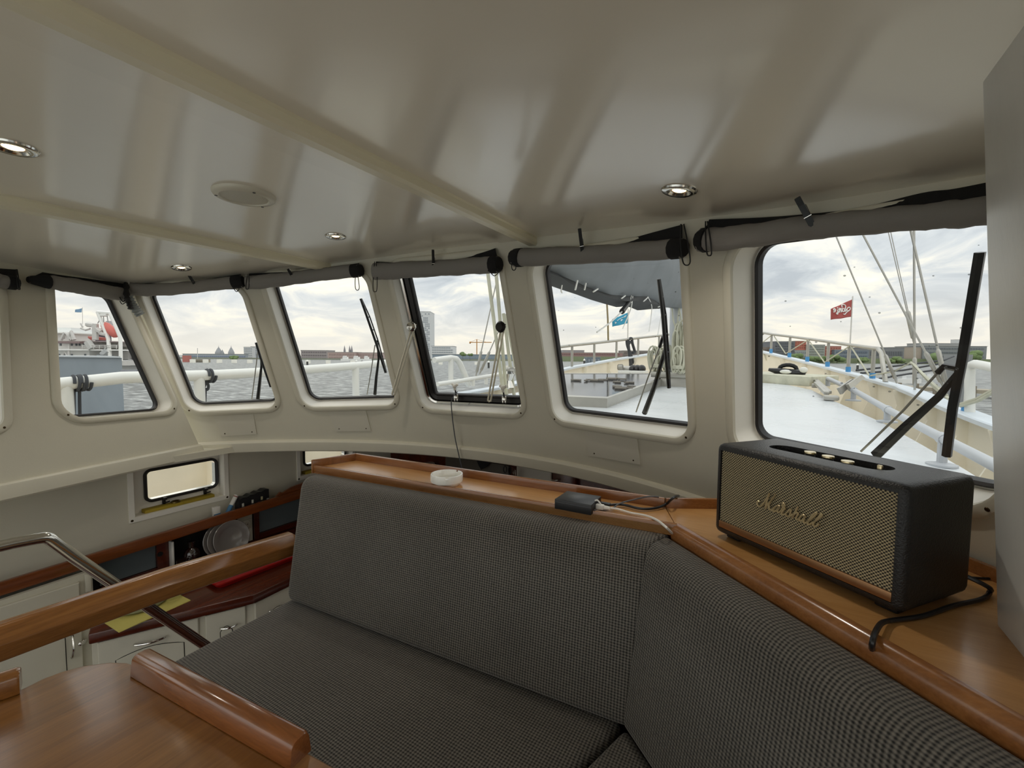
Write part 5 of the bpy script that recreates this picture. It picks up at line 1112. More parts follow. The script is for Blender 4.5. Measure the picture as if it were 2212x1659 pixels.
# mast, boom cover, coils, shrouds
YM = 6.0; mf = at_Y(1458, 812, YM)
e = thing('mast', 'pale grey mast foot standing on the foredeck behind the wiper', 'mast', mf)
mm = MB(); mm.lathe([(.085, 0), (.085, 4.5)], 20, Matrix.Translation(mf)); mm.obj('mast_tube', pm('pale_mast_paint', 'c2c6ca', .4, var=.05), e)
mm = MB(); mm.box((mf.x + .05, mf.y, mf.z + .02), (.62, .4, .07), bev=.01); mm.box((mf.x + .05, mf.y, mf.z - .22), (.40, .3, .42), bev=.01); mm.obj('mast_step', m_galv, e)
def coil(label, x, y0, y1, w, Y, seed, mat):
    r2 = random.Random(seed); a = at_Y(x, y0, Y); h = a.z - at_Y(x, y1, Y).z; W2 = w * Y / 1000
    e = thing('rope_coil', label, 'rope', at_Y(x, y1, Y), 'rope coils hung at the mast')
    mm = MB()
    for k in range(13):
        o = r2.uniform(-1, 1) * W2; hh = h * r2.uniform(.55, 1); zz0 = a.z - r2.uniform(0, h - hh); ww = W2 * r2.uniform(.2, .6); yy = r2.uniform(-.06, .06)
        P = [a.copy() + V((o * .3 + ww * math.sin(t) * (1 + .3 * math.cos(t)) + o * .5, yy, zz0 - a.z - hh / 2 + hh / 2 * math.cos(t))) for t in [2 * math.pi * i / 16 for i in range(16)]]
        mm.tube(P, .011, 6, closed=True)
    mm.obj('line', mat, e)
    mm = MB()
    for k in range(3): mm.tube([a + V((W2 * .7 * math.cos(t), .09 * math.sin(t), -h * (.72 + .03 * k))) for t in [2 * math.pi * i / 12 for i in range(12)]], .012, 6, closed=True)
    mm.obj('lashing', mat, e)
coil('pale rope coil hanging left of the mast foot', 1427, 745, 806, 20, 5.9, 1, m_rope)
coil('tall pale rope coil hanging right of the mast', 1474, 690, 808, 17, 5.8, 2, m_rope)
coil('second pale rope coil close on the right side of the mast', 1466, 748, 808, 14, 5.7, 5, m_rope)
e = thing('hanging_lines', 'thin pale lines running down beside the mast', 'rope', at_Y(1468, 700, 5.85))
for P in (((1450, 640), (1454, 690), (1463, 720), (1458, 760), (1466, 800)), ((1470, 640), (1464, 700), (1471, 735), (1478, 790)), ((1480, 650), (1477, 720), (1483, 800)), ((1466, 660), (1472, 700), (1467, 745))): MB().tube(spline([at_Y(x, y, 5.85) for x, y in P], 5), .009, 6).obj('line', m_rope, e)
# grey cover hanging under the boom
m_cover = pm('grey_sail_cover', '7d8286', .75, var=.14, vs=2.5); m_flap = pm('dark_cover_flap', '3a3c3e', .8, var=.15)
e = thing('boom_cover', 'sagging grey sail cover with dark lower edge hanging above the foredeck', 'sail cover', at_X(1330, 600, XC))
lowr = [(1150, 580), (1190, 595), (1230, 611), (1268, 628), (1310, 638), (1350, 641), (1384, 641), (1403, 650), (1425, 663), (1452, 664), (1474, 668), (1500, 668)]
upr = [(1195, 500), (1210, 480), (1245, 480), (1280, 480), (1315, 480), (1350, 480), (1384, 480), (1403, 480), (1425, 480), (1452, 480), (1474, 480), (1500, 480)]
nV = 9; sides = []
for s in (1, -1):
    rows = []
    for i, (a, b_) in enumerate(zip(lowr, upr)):
        A_, B_ = at_X(*a, XC), at_X(*b_, XC); r0 = []
        for j in range(nV + 1):
            v = j / nV; p = A_.lerp(B_, v); bul = .05 + .16 * math.sin(math.pi * min(1, v * .9)) + .025 * math.sin(i * 1.7 + j * .9) * math.sin(math.pi * v); r0.append(V((XC + s * bul, p.y, p.z)))
        rows.append(r0)
    sides.append(rows)
mm = MB()
for rows in sides: mm.loft(rows, closed=False)
mm.loft([[a[0], b_[0]] for a, b_ in zip(*sides)], closed=False); mm.obj('cover_cloth', m_cover, e, sharp=80)
flp = [(1150, 596), (1187, 612), (1220, 624), (1253, 635), (1285, 647), (1311, 655), (1339, 663), (1357, 660), (1370, 664), (1384, 670), (1404, 668), (1424, 667)]
flu = [(1150, 578), (1187, 593), (1220, 606), (1253, 621), (1285, 632), (1311, 637), (1339, 640), (1357, 640), (1370, 640), (1384, 641), (1404, 650), (1424, 662)]
mm = MB(); f2 = lambda p, d: at_X(*p, XC) + V((d, 0, 0))
mm.loft([[f2(a, -.03), f2(b_, -.03), f2(b_, .045), ((f2(a, .0) + f2(b_, .0)) / 2) + V((.06 + .02 * math.sin(i * 2.1), 0, 0)), f2(a, .0)] for i, (a, b_) in enumerate(zip(flp, flu))], True, True, True); mm.obj('dark_flap', m_flap, e, sharp=60)
for P, r in (([(1348, 640), (1345, 655), (1352, 650)], .004), ([(1351, 641), (1348, 664), (1338, 690), (1329, 710)], .0045), ([(1385, 642), (1394, 662), (1392, 690), (1388, 716)], .004), ([(1418, 660), (1416, 680), (1411, 705), (1408, 724)], .0045), ([(1327, 674), (1300, 698), (1271, 718)], .006), ([(1193, 618), (1191, 630), (1193, 634)], .004)):
    MB().tube(spline([f2(p, .06) for p in P], 5), r, 6).obj('tie_string', m_white, e)
MB().tube([f2((1343, 655), .06), f2((1327, 674), .06)], [.016, .022], 8).obj('strap_end', m_blackpl, e)
for x, y, x2, y2 in ((1222, 608, 1217, 628), (1241, 614, 1238, 628), (1258, 632, 1268, 626), (1322, 646, 1330, 640), (1372, 652, 1382, 643), (1405, 664, 1415, 661)): MB().tube([f2((x, y), .075), f2((x2, y2), .075)], .0055, 6).obj('lacing', m_white, e)
MB().tube([V((XC, 1.4, .62)), V((XC, YM, 1.35))], .07, 12).obj('boom', m_mahog, e)
# shrouds
def shroud(label, top, bot, r, on, turn=True, mat=m_galv):
    a, b_ = on(*bot), None; d = ray(*top); n = ray(*bot); b_ = d * ((a.y) / d.y); a2 = a + (b_ - a) * 1.0
    e = thing('shroud', label, 'rigging wire', a, 'rigging wires beside the deck')
    MB().tube([a, a + (b_ - a) * 2.2], r, 6).obj('wire', mat, e)
    if turn:
        q = (b_ - a).normalized(); MB().tube([a, a + q * .05, a + q * .06, a + q * .32, a + q * .34], [.010, .010, .018, .018, .009], 8).obj('turnbuckle', m_galv, e)
for lab, t, b_, r in (('rigging wire just right of the red flag', (1809, 517), (1938, 828), .008), ('rigging wire crossing the other wires low at the turnbuckle', (1866, 510), (2040, 838), .008), ('thin inner wire of the close pair behind the crossing wires', (1920, 506), (1975, 742), .004), ('thin outer wire of the close pair behind the crossing wires', (1925, 505), (1977, 742), .004), ('upright thick rigging wire with its bottle screw at the cap rail', (1974.5, 505), (1976, 845), .010), ('steep rigging wire nearest the wiper blade', (1969, 505), (2045, 838), .009)):
    shroud(lab, t, b_, r, lambda x, y: onB(x, y, 1, -.0))
for lab, t, b_, r in (('left rigging wire of the pair by the white hoop rail', (1072, 610), (1028, 812), .008), ('right rigging wire of the pair by the white hoop rail', (1078, 713), (1036, 808), .008)):
    shroud(lab, t, b_, r, lambda x, y: onB(x, y, -1, .1))
for i, (t, b_) in enumerate((((1054, 590), (1086, 842)), ((1073, 604), (1093, 842)), ((1094, 726), (1110, 848)), ((1102, 728), (1124, 848)))):
    A_ = at_X(b_[0], b_[1], XC - .55); d = ray(*t); B_ = d * (A_.y / d.y); e = thing('halyard', ('first', 'second', 'third', 'last')[i] + ' pale green rope from the left in the opening window', 'rope', A_, 'pale green ropes by the opening window')
    MB().tube([A_ - (B_ - A_) * .2, B_ + (B_ - A_) * .4], .013, 7).obj('rope', m_rope, e)
p = at_X(1095, 822, XC - .6); e = thing('fairlead_block', 'steel winch blocks at the foot of the pale green ropes', 'winch', p)
mm = MB(); mm.lathe([(.05, -.06), (.06, -.05), (.04, 0), (.06, .05), (.05, .07)], 12, Matrix.Translation(p)); mm.obj('winch_drum', m_chrome, e)
mm = MB(); q = at_X(1099, 803, XC - .6); mm.sph(q, .05, 8, 6); mm.tube([q, q + V((.1, .1, .06))], .015, 6); mm.obj('handle', m_galv, e)
# dark mooring lines at the right
e = thing('mooring_lines', 'dark mooring lines running to the quay behind the shrouds', 'rope', onB(1980, 800, 1, -.4))
for P in (((1850, 800), (1940, 790), (2040, 778), (2060, 770)), ((1860, 806), (1950, 800), (2035, 785)), ((1900, 818), (1960, 808), (2050, 795))): MB().tube([at_Y(x, y, 9 + i) for i, (x, y) in enumerate(P)], .016, 6).obj('line', m_tie, e)
e = thing('spring_line', 'pale green lines tied along the starboard cap rail', 'rope', onB(2060, 860, 1))
for P in (((1968, 783), (2010, 825), (2045, 855)), ((1972, 786), (2020, 838), (2050, 862)), ((2075, 873), (2110, 862), (2150, 840)), ((2075, 877), (2112, 866), (2150, 845))): MB().tube([onB(x, y, 1, .04) for x, y in P], .013, 6).obj('line', m_rope, e)
# ------------------------------------------------------------------ wipers outside the windows
def wiper(label, blade, arm, rod, on, bw=.006, bracket=None):
    q = lambda p, d=.11: on(p[0], p[1], d)
    e = thing('wiper', label, 'wiper', q(arm[0]), 'window wipers outside the front windows')
    B = [q(p, .095) for p in blade]; MB().tube(B, bw, 6).obj('blade', m_blackpl, e)
    off = [q((p[0] + (6 if 0 < i < len(blade) - 1 else 2), p[1]), .115) for i, p in enumerate(blade)]
    MB().tube(off, bw * .55, 6).obj('blade_bridge', m_blackpl, e)
    for k in range(1, 6):
        f = k / 6 * (len(B) - 1); j = min(int(f), len(B) - 2); u = f - j; MB().tube([B[j].lerp(B[j + 1], u), off[j].lerp(off[j + 1], u)], bw * .5, 5).obj('claw', m_blackpl, e)
    A_ = [q(p, .12) for p in arm]; n = len(A_); MB().tube(A_, [bw * (1.5 - .8 * i / (n - 1)) for i in range(n)], 6).obj('arm', m_blackpl, e)
    MB().tube([q(p, .12) for p in rod], .0026, 6).obj('link_rod', m_galv, e)
    if bracket: MB().tube([q(p, .12) for p in bracket], .006, 6).obj('bracket', m_blackpl, e)
wiper('wiper whose blade leans at the right side of the window by the corner', [(553, 740), (562, 770), (574, 805), (585, 836)], [(557, 862), (561, 826), (565, 790), (563, 762)], [(544, 862), (552, 800), (557, 758)], onF)
wiper('wiper left of the steel-framed window, blade leaning to the left', [(779, 645), (793, 685), (812, 740), (833, 805)], [(810, 852), (813, 815), (818, 775), (815, 735)], [(793, 852), (802, 800), (810, 745)], onF)
wiper('wiper with upright blade in front of the mast', [(1423, 603), (1432, 680), (1438, 760), (1445, 838)], [(1392, 893), (1415, 832), (1440, 745), (1438, 725)], [(1374, 890), (1400, 815), (1425, 750)], onF, .0065, [(1425, 750), (1432, 728), (1440, 735)])
wiper('big wiper with thick blade at the right of the widest window', [(2117, 545), (2098, 660), (2078, 780), (2058, 880), (2045, 985)], [(1893, 982), (1960, 918), (2030, 855), (2078, 795)], [(1860, 975), (1950, 888), (2026, 805)], onF, .0078, [(2026, 805), (2040, 791), (2070, 797)])
# ------------------------------------------------------------------ harbour: water, quay, far ships and skyline
WATER = -3.0
def water():
    m, nt, b = base('harbour_water'); t = N(nt, 'ShaderNodeTexCoord'); mp = N(nt, 'ShaderNodeMapping'); mp.inputs['Scale'].default_value = (.7, 1.3, 1); L(nt, t.outputs['Object'], mp.inputs[0])
    n = N(nt, 'ShaderNodeTexNoise', i_Scale=1.0, i_Detail=6.0, i_Roughness=.6); L(nt, mp.outputs[0], n.inputs['Vector'])
    n2 = N(nt, 'ShaderNodeTexNoise', i_Scale=.12, i_Detail=3.0); L(nt, mp.outputs[0], n2.inputs['Vector'])
    h = mathn(nt, 'ADD', n.outputs[0], mathn(nt, 'MULTIPLY', n2.outputs[0], .8))
    bp = N(nt, 'ShaderNodeBump', i_Strength=1.0, i_Distance=.55); L(nt, h, bp.inputs['Height']); L(nt, bp.outputs[0], b.inputs['Normal'])
    L(nt, ramp(nt, n.outputs[0], [(.35, lin('4a4d4c')), (.5, lin('7d807f')), (.62, lin('b4b6b4'))]), b.inputs['Base Color']); b.inputs['Specular IOR Level'].default_value = .25; b.inputs['Roughness'].default_value = .3; b.inputs['IOR'].default_value = 1.33; return m  # light and dark of the ripples painted into the base colour
mm = MB(); R_ = [-5000, -400, -60, 60, 400, 5000]; mm.grid(lambda x, y: V((x, y, WATER)), R_, [-3000, -300, -60, 60, 400, 5200]); mm.obj('water', water(), kind='structure', flat=True, keep=True)
# the camera looks along a heading; far things stand at a distance D along it, each with its real size and depth
FW = V((CF.x, CF.y, 0)).normalized(); RT = V((FW.y, -FW.x, 0))
def far(x, y, D): return at_D(x, y, D)
def block(mm, x0, x1, y0, y1, D, dep=None, base_z=None):
    """an upright building from photo columns x0..x1 and rows y0 (top)..y1, standing at distance D"""
    a, b = far(x0, y1, D), far(x1, y1, D); h = far((x0 + x1) / 2, y0, D).z; z0 = a.z if base_z is None else base_z
    w = (b - a).dot(RT); dep = w * .6 if dep is None else dep
    o = V((a.x, a.y, 0)); q = [o, o + RT * w, o + RT * w + FW * dep, o + FW * dep]
    mm.prism([V((p.x, p.y, z0)) for p in q], (0, 0, h - z0)); return o, w, z0, h
mcache = {}
def mc(c, r=.7):
    if c not in mcache: mcache[c] = pm('far_' + c, c, r)
    return mcache[c]
def windows(e, o, w, z0, h, nx, nz, c, fx=.6, fz=.5, x0=.04, zlo=.08, zhi=.96, drop=0, seed=0, name='windows'):
    mm = MB(); r = random.Random(seed); M = Matrix(((RT.x, FW.x, 0, o.x), (RT.y, FW.y, 0, o.y), (0, 0, 1, 0), (0, 0, 0, 1)))
    for j in range(nz):
        for i in range(nx):
            if r.random() < drop: continue
            u = w * (x0 + (1 - 2 * x0) * (i + .5) / nx); z = z0 + (h - z0) * (zlo + (zhi - zlo) * (j + .5) / nz)
            mm.box((u, -.02, z), (w * (1 - 2 * x0) / nx * fx, .3, (h - z0) * (zhi - zlo) / nz * fz), M)
    return mm.obj(name, mc(c, .3), e, kind='stuff', flat=True)
def building(name, label, x0, x1, y0, y1, D, c, wins=None, group=None, dep=None, cat='building'):
    mm = MB(); o, w, z0, h = block(mm, x0, x1, y0, y1, D, dep, WATER); e = thing(name, label, cat, V((o.x, o.y, WATER)), group)
    mm.obj('walls', mc(c), e, flat=True)
    mm = MB(); M = Matrix(((RT.x, FW.x, 0, o.x), (RT.y, FW.y, 0, o.y), (0, 0, 1, 0), (0, 0, 0, 1))); mm.box((w / 2, (dep or w * .6) / 2, h + .12), (w * 1.02, (dep or w * .6) * 1.02, .25), M); mm.obj('roof_slab', mc('9a9a98'), e, flat=True)
    if wins: windows(e, o, w, far(x0, y1, D).z, h, **wins)
    return e, o, w, h
D0 = 330
HZ = 781
# embankments on the far shore
def strip(name, label, x0, x1, y0, y1, D, c, cat, dep=20):
    mm = MB(); block(mm, x0, x1, y0, y1, D, dep, WATER - .2); return mm.obj(name, mc(c), flat=True, label=label, cat=cat)
strip('embankment', 'green far bank in the left half of the view', 300, 1160, 774, 783, D0 - 6, '8b8f80', 'embankment', 5)
strip('embankment', 'green far bank behind the bow rails at the right', 1160, 2500, 774, 785, D0 - 6, '7f8a6a', 'embankment', 5)
# left: terminal, churches, block
building('ferry_hall', 'long low blue grey hall on the far shore', 395, 536, 765, 777, D0, 'a3aab4', dict(nx=30, nz=1, c='7f8aa0', fx=.7, fz=.4), dep=30)
for x, w, lab in ((473, 7, 'grey church dome in front, far away over the long hall'), (500, 6, 'pointed grey church tower far away right of the dome')):
    p = far(x, 776, 500); k = 500 / 960; e = thing('church', lab, 'church', V((p.x, p.y, WATER)))
    MB().lathe([(w * k, WATER), (w * k, far(x, 762, 500).z), (w * k * .9, far(x, 760, 500).z), (w * k * .55, far(x, 755, 500).z), (.3, far(x, 750 if x < 480 else 750, 500).z), (.05, far(x, 746, 500).z)], 12, Matrix.Translation((p.x, p.y, 0))).obj('dome', mc('9b9da0'), e)
p = far(481, 776, 500); e = thing('church', 'small spire between dome and tower on the far shore', 'church', V((p.x, p.y, WATER))); MB().lathe([(2, WATER), (2, far(481, 764, 500).z), (.1, far(481, 755, 500).z)], 8, Matrix.Translation((p.x, p.y, 0))).obj('spire', mc('9b9da0'), e)
building('office_block', 'pale square office block with dark corner behind the wiper', 527, 546, 750, 777, D0, 'c9cacb', dict(nx=5, nz=5, c='9ea3a8', fx=.6, fz=.5))
building('office_block', 'darker half of the square office block behind the wiper', 542, 560, 749, 777, D0 + 14, 'b4b7ba', dict(nx=4, nz=5, c='858b92', fx=.6, fz=.5))
building('red_barge', 'small red barge house near the pier at the left', 394, 406, 768, 776, 180, 'b8726a', cat='boat', dep=2)
building('pier_house', 'flat beige pontoon house next to the red barge', 416, 440, 776, 785, 176, 'a59d8c', dict(nx=6, nz=1, c='7a7468'), dep=4)
p = far(426.5, 776, 250); MB().tube([V((p.x, p.y, WATER)), far(426.5, 752, 250)], .16, 6).obj('light_mast', mc('c8c8c4'), label='thin pale mast standing left of the churches', cat='mast')
# middle: warehouses, far haze lightened into their colours
building('apartment_row', 'grey brown apartment row at the left of the far brick warehouses', 650, 708, 757, 779, D0, 'a39b9b', dict(nx=14, nz=3, c='70686c', fx=.5, fz=.5), dep=14)
building('brick_warehouse', 'long red brown brick warehouse with white roof edge', 708, 768, 761, 779, D0, 'b39e99', dict(nx=16, nz=2, c='98827e', fx=.35, fz=.5), dep=14)
building('brick_warehouse', 'second brick warehouse continuing behind the wiper', 768, 826, 762, 780, D0 + 4, 'b6a29d', dict(nx=16, nz=2, c='98827e', fx=.35, fz=.5), dep=14)
for x, lab in ((744.5, 'left'), (755.5, 'middle'), (760, 'right')):
    p = far(x, 765, 480); e = thing('church_spire', lab + ' of the three thin church spires behind the warehouse', 'spire', V((p.x, p.y, WATER)))
    MB().lathe([(1.1, WATER), (1.1, far(x, 757, 480).z), (.05, far(x, 746, 480).z)], 6, Matrix.Translation((p.x, p.y, 0))).obj('spire', mc('8f8c90'), e)
for x0, x1, y0, lab in ((738, 758, 772, 'white yacht moored below the brick warehouse'), (761, 784, 770, 'larger white yacht right of the first below the warehouse'), (785, 802, 772, 'white cabin boat behind the wiper below the warehouse')):
    a, b = far(x0, 777, 240), far(x1, 777, 240); w = (b - a).length; e = thing('yacht', lab, 'boat', V((a.x, a.y, WATER)))
    M = Matrix(((RT.x, FW.x, 0, a.x), (RT.y, FW.y, 0, a.y), (0, 0, 1, WATER), (0, 0, 0, 1)))
    MB().loft([[M @ V((w * u, v * 1.4, z)) for u, v, z in ((0, -1, z0), (.8, -1, z0), (1 + .05 * z0, 0, z0), (.8, 1, z0), (0, 1, z0))] for z0 in (-.2, 1.4)], True, True, True).obj('hull', mc('ececea'), e, flat=True)
    mm = MB(); mm.box((w * .42, 0, 1.9), (w * .5, 2, 1.1), M); mm.box((w * .35, 0, 2.7), (w * .3, 1.6, .6), M); mm.obj('cabin', mc('e4e4e2'), e, flat=True)
# floating breakwater with white posts
ROW = [(398, 786.5), (620, 788), (760, 789), (955, 791), (1090, 793), (1200, 795)]
Dp = 165
e = thing('floating_breakwater', 'long low floating breakwater beam with white posts across the water', 'breakwater', at_z(420, 790, WATER))
pp = [far(x, y, Dp) for x, y in ROW]
mm = MB(); mm.loft([[V((p.x, p.y, WATER - .1)) - FW * .6, V((p.x, p.y, p.z + .2)) - FW * .6, V((p.x, p.y, p.z + .2)) + FW * 2, V((p.x, p.y, WATER - .1)) + FW * 2] for p in pp], True, True, True); mm.obj('beam', mc('a39c88'), e, flat=True)
for x in (413, 441, 471, 503, 537, 663, 707, 760, 951, 1029):
    k = next(i for i in range(len(ROW) - 1) if ROW[i + 1][0] >= x); f = (x - ROW[k][0]) / (ROW[k + 1][0] - ROW[k][0]); yb = ROW[k][1] + f * (ROW[k + 1][1] - ROW[k][1])
    p = far(x, yb, Dp); h = 10.5 * Dp / 960; mm = MB(); mm.prism([V((p.x, p.y, p.z)) + RT * a + FW * b for a, b in ((-.65, .2), (.65, .2), (.65, 1.5), (-.65, 1.5))], (0, 0, h)); mm.obj('post', mc('fbf8ee'), e, flat=True)
for x, y, lab in ((664, 789, 'small dark mooring pile by the left edge of the wavy-blind window'), (770, 789, 'dark mooring pile with white cap beyond the white rail post'), (1055.5, 791, 'dark mooring pile with white cap beside the opening window ropes'), (1262, 787, 'dark mooring pile with white cap beyond the port bow rail'), (1852, 797, 'dark mooring pile with white cap right of the bow rail')):
    p = at_z(x, y + 4, WATER); d = depth(p); e = thing('mooring_pile', lab, 'pile', V((p.x, p.y, WATER))); h = 12 * d / 960 
    MB().tube([V((p.x, p.y, WATER - .2)), V((p.x, p.y, WATER + h))], 2.2 * d / 960, 10).obj('pile', mc('4a4a48'), e); MB().lathe([(2.6 * d / 960, 0), (2.2 * d / 960, 2 * d / 960), (.01, 4.2 * d / 960)], 10, Matrix.Translation((p.x, p.y, WATER + h))).obj('cap', mc('f0efe8'), e)
# centre: tower, apartment block, crane
e, o, w, h = building('residential_tower', 'tall pale residential tower in the steel-framed window', 906, 930, 674, 776, 420, 'd3d5d6', None, dep=22)
windows(e, o, w, far(918, 760, 420).z, h, 6, 19, '90969e', .78, .5, .06, .02, .97, .25, 4)
building('apartment_block', 'broad white apartment block with balcony bands right of the tower', 931, 980, 748, 770, 400, 'd8dadb', dict(nx=9, nz=4, c='9aa0a4', fx=.9, fz=.45, drop=.08), dep=20)
building('blue_shed', 'long blue grey shed on the far shore right of the apartment block', 934, 1120, 766, 780, D0, '85929e', dict(nx=24, nz=1, c='8896a2', fx=.5, fz=.3), dep=20)
cr = thing('tower_crane', 'orange tower crane far behind the opening window', 'crane', V((*far(1030, 770, 430).xy, WATER)))
c_ = mc('c08a4c'); q = lambda x, y: far(x, y, 430)
mm = MB(); mm.tube([V((q(1030, 770).x, q(1030, 770).y, WATER)), q(1030, 733)], .55, 4); mm.obj('tower', c_, cr)
mm = MB(); mm.tube([q(1014, 739.5), q(1062, 739.5)], .4, 4); mm.tube([q(1014, 740), q(1017, 740)], 1.0, 4); mm.obj('jib', c_, cr)
mm = MB(); mm.tube([q(1030, 733), q(1016, 739)], .12, 4); mm.tube([q(1030, 733), q(1050, 739)], .12, 4); mm.obj('stay', c_, cr)
# behind the port bow rail
building('red_brick_row', 'long dark red brick building behind the port bow rail', 1190, 1345, 762, 775, D0, '9d7f7d', dict(nx=40, nz=2, c='6d4c4e', fx=.5, fz=.4), dep=14)
building('grey_roof_row', 'grey roofed houses rising above the dark red brick building', 1216, 1262, 757, 766, D0 + 24, 'a09c9e', None, dep=14)
building('brown_row', 'brown far houses behind the mast at the port bow', 1345, 1425, 758, 775, D0 + 6, '8d8480', dict(nx=20, nz=2, c='6f6865'), dep=14)
building('blue_barge_house', 'small blue grey barge house beyond the port bulwark', 1268, 1297, 772, 786, 200, '6f7a84', dict(nx=4, nz=1, c='8b949c'), dep=8)
# right: city quay
building('dark_office', 'dark slatted office building with an orange red wing behind the bow rail', 1673, 1716, 738, 776, D0, '6d6f75', dict(nx=8, nz=6, c='585b61', fx=.85, fz=.4), dep=18)
building('red_wing', 'orange red brick wing next to the dark office building', 1716, 1741, 737, 755, D0 + 1, 'b8705f', dict(nx=5, nz=3, c='8f5548', fx=.5, fz=.4), dep=16)
building('white_plinth', 'pale base building under the orange red wing', 1714, 1742, 757, 776, D0, 'a3a7a8', dict(nx=6, nz=2, c='83878a', fx=.6, fz=.5), dep=16)
building('grey_flats', 'grey flats with balcony bands behind the bow rail', 1742, 1781, 745, 776, D0, '9da19c', dict(nx=7, nz=5, c='80847f', fx=.8, fz=.4), dep=16)
building('red_flats', 'red brick flats with terraces behind the bow rail', 1780, 1816, 748, 776, D0 + 2, 'b0766a', dict(nx=6, nz=4, c='8a594f', fx=.5, fz=.4), dep=16)
building('glass_office', 'long low glass office behind the bow rail end', 1802, 1876, 756, 776, D0 - 1, '7b8590', dict(nx=16, nz=2, c='5f6b7a', fx=.8, fz=.5), dep=14)
building('low_brown_hall', 'low brown hall right of the glass office', 1628, 1674, 750, 776, D0 + 6, '8d8078', dict(nx=10, nz=2, c='6b615c', fx=.5, fz=.4), dep=14)
building('flat_hall', 'flat grey hall behind the first rigging wire', 1876, 1952, 751, 777, D0, '7d7f82', dict(nx=14, nz=1, c='60646a', fx=.8, fz=.4), dep=20)
building('beige_hall', 'beige windowless hall between the rigging wires', 1951, 1992, 750, 778, D0 + 1, 'a89c90', None, dep=20)
building('wide_office', 'wide grey office slab with roof storey behind the right rigging', 1992, 2130, 748, 777, D0, '868a8c', dict(nx=22, nz=3, c='666c72', fx=.85, fz=.35), dep=24)
building('roof_storey', 'set back roof storey of the wide grey office', 1994, 2086, 742, 750, D0 + 8, '9a9c9c', None, dep=14)
building('roof_hut', 'white plant hut on the roof of the wide office', 2064, 2074, 734, 744, D0 + 8, 'c5c6c6', None, dep=4)
# trees and bushes along the quay
m_leaf = pm('far_foliage', '6c7f52', .9, var=.3, vs=1.2)
def bush(label, x, y0, y1, wpx, D, seed, kind='tree'):
    r = random.Random(seed); p = far(x, y1, D); k = D / 960; h = (y1 - y0) * k; e = thing('tree' if kind == 'tree' else 'bush', label, kind, p, 'green trees and bushes on the far quay')
    mm = MB()
    for i in range(14):
        a = r.uniform(0, 6.28); rad = r.uniform(0, .75) * wpx * k / 2; s = r.uniform(.22, .36) * h; mm.sph(p + V((rad * math.cos(a), rad * math.sin(a), h * r.uniform(.35, .78))), (s * 1.25, s * 1.2, s), 7, 5)
    mm.obj('crown', m_leaf, e, sharp=180); MB().tube([V((p.x, p.y, WATER)), p + V((0, 0, h * .5))], max(.1, .03 * h), 6).obj('trunk', mc('5c5040'), e)
for i, (x, y0, y1, w, lab) in enumerate(((1716, 764, 781, 30, 'dark green bush below the orange red wing'), (1753, 768, 783, 36, 'green bush behind the third rail post'), (1785, 770, 783, 30, 'flat green bush behind the fourth rail post'), (1808, 767, 784, 34, 'round green bush between the bow rail posts'), (1862, 772, 784, 26, 'low green bush near the end of the bow rail'), (1939, 771, 786, 30, 'round green bush between the first two rigging wires'), (1925, 775, 786, 22, 'small green bush left of the round one'), (2020, 762, 782, 20, 'upright dark green tree in front of the wide office'), (2104, 758, 782, 26, 'green tree right of the thick wiper blade'), (506, 768, 779, 24, 'grey green tree group in front of the far churches'), (1000, 760, 770, 16, 'bare looking far tree right of the white apartment block'), (1015, 763, 770, 14, 'second far tree left of the orange crane'))):
    bush(lab, x, y0, y1, w, D0 - 12 if x > 1100 else D0 - 20, i, 'tree')
# quay and post at the right
e = thing('timber_jetty', 'grey timber jetty with posts in the water behind the rigging', 'jetty', at_z(1980, 838, WATER))
a, b = at_z(1875, 832, WATER + .6), at_z(2200, 848, WATER + .6); d = (b - a).normalized(); n = V((-d.y, d.x, 0)); n = n if n.y > 0 else -n
mm = MB(); mm.prism([V((p.x, p.y, WATER + .35)) for p in (a, b, b + n * 2.2, a + n * 2.2)], (0, 0, .3)); mm.obj('deck_beam', mc('a39a88'), e, flat=True)
for k in range(9): p = a.lerp(b, k / 8); MB().tube([V((p.x, p.y, WATER - .3)), V((p.x, p.y, WATER + .95))], .14, 8).obj('jetty_post', mc('857d6e'), e)
p = at_z(2050, 880, -1.6); e = thing('mooring_post', 'grey steel mooring dolphin behind the thick wiper', 'post', V((*far(2062, 850, 11).xy, WATER)))
c = far(2064, 850, 11); zt = far(2064, 766, 11).z; w = 34 * 11 / 960
mm = MB(); mm.loft([[V((c.x, c.y, z)) + RT * x * w * s + FW * y * w * s for x, y in rrect(1, 1, .12, 3)] for z, s in ((WATER - .2, .9), (zt - .5, .75), (zt - .12, 1), (zt, 1))], True, True, True); mm.obj('steel_body', mc('8d9092', .5), e, sharp=40)
for x0, x1, y0, y1, lab in ((1795, 1832, 791, 800, 'white tender lying behind the bow rail'), (1945, 1990, 806, 824, 'white motor boat behind the upright rigging wire'), (2000, 2035, 803, 815, 'small white boat behind the crossing wires')):
    a, b = at_z(x0, y1 + 4, WATER), at_z(x1, y1 + 4, WATER); D = depth(a); w = (x1 - x0) * D / 960; e = thing('motor_boat', lab, 'boat', V((a.x, a.y, WATER)))
    M = Matrix(((RT.x, FW.x, 0, a.x), (RT.y, FW.y, 0, a.y), (0, 0, 1, WATER), (0, 0, 0, 1))); hh = (y1 - y0) * D / 960
    MB().loft([[M @ V((w * u, v * w * .16, z)) for u, v, z in ((0, -1, z0), (.75, -1, z0), (1, 0, z0), (.75, 1, z0), (0, 1, z0))] for z0 in (-.2, hh * .55)], True, True, True).obj('hull', mc('e8e8e6'), e, flat=True)
    mm = MB(); mm.box((w * .4, 0, hh * .75), (w * .45, w * .24, hh * .45), M); mm.obj('cabin', mc('d5d7d8'), e, flat=True)
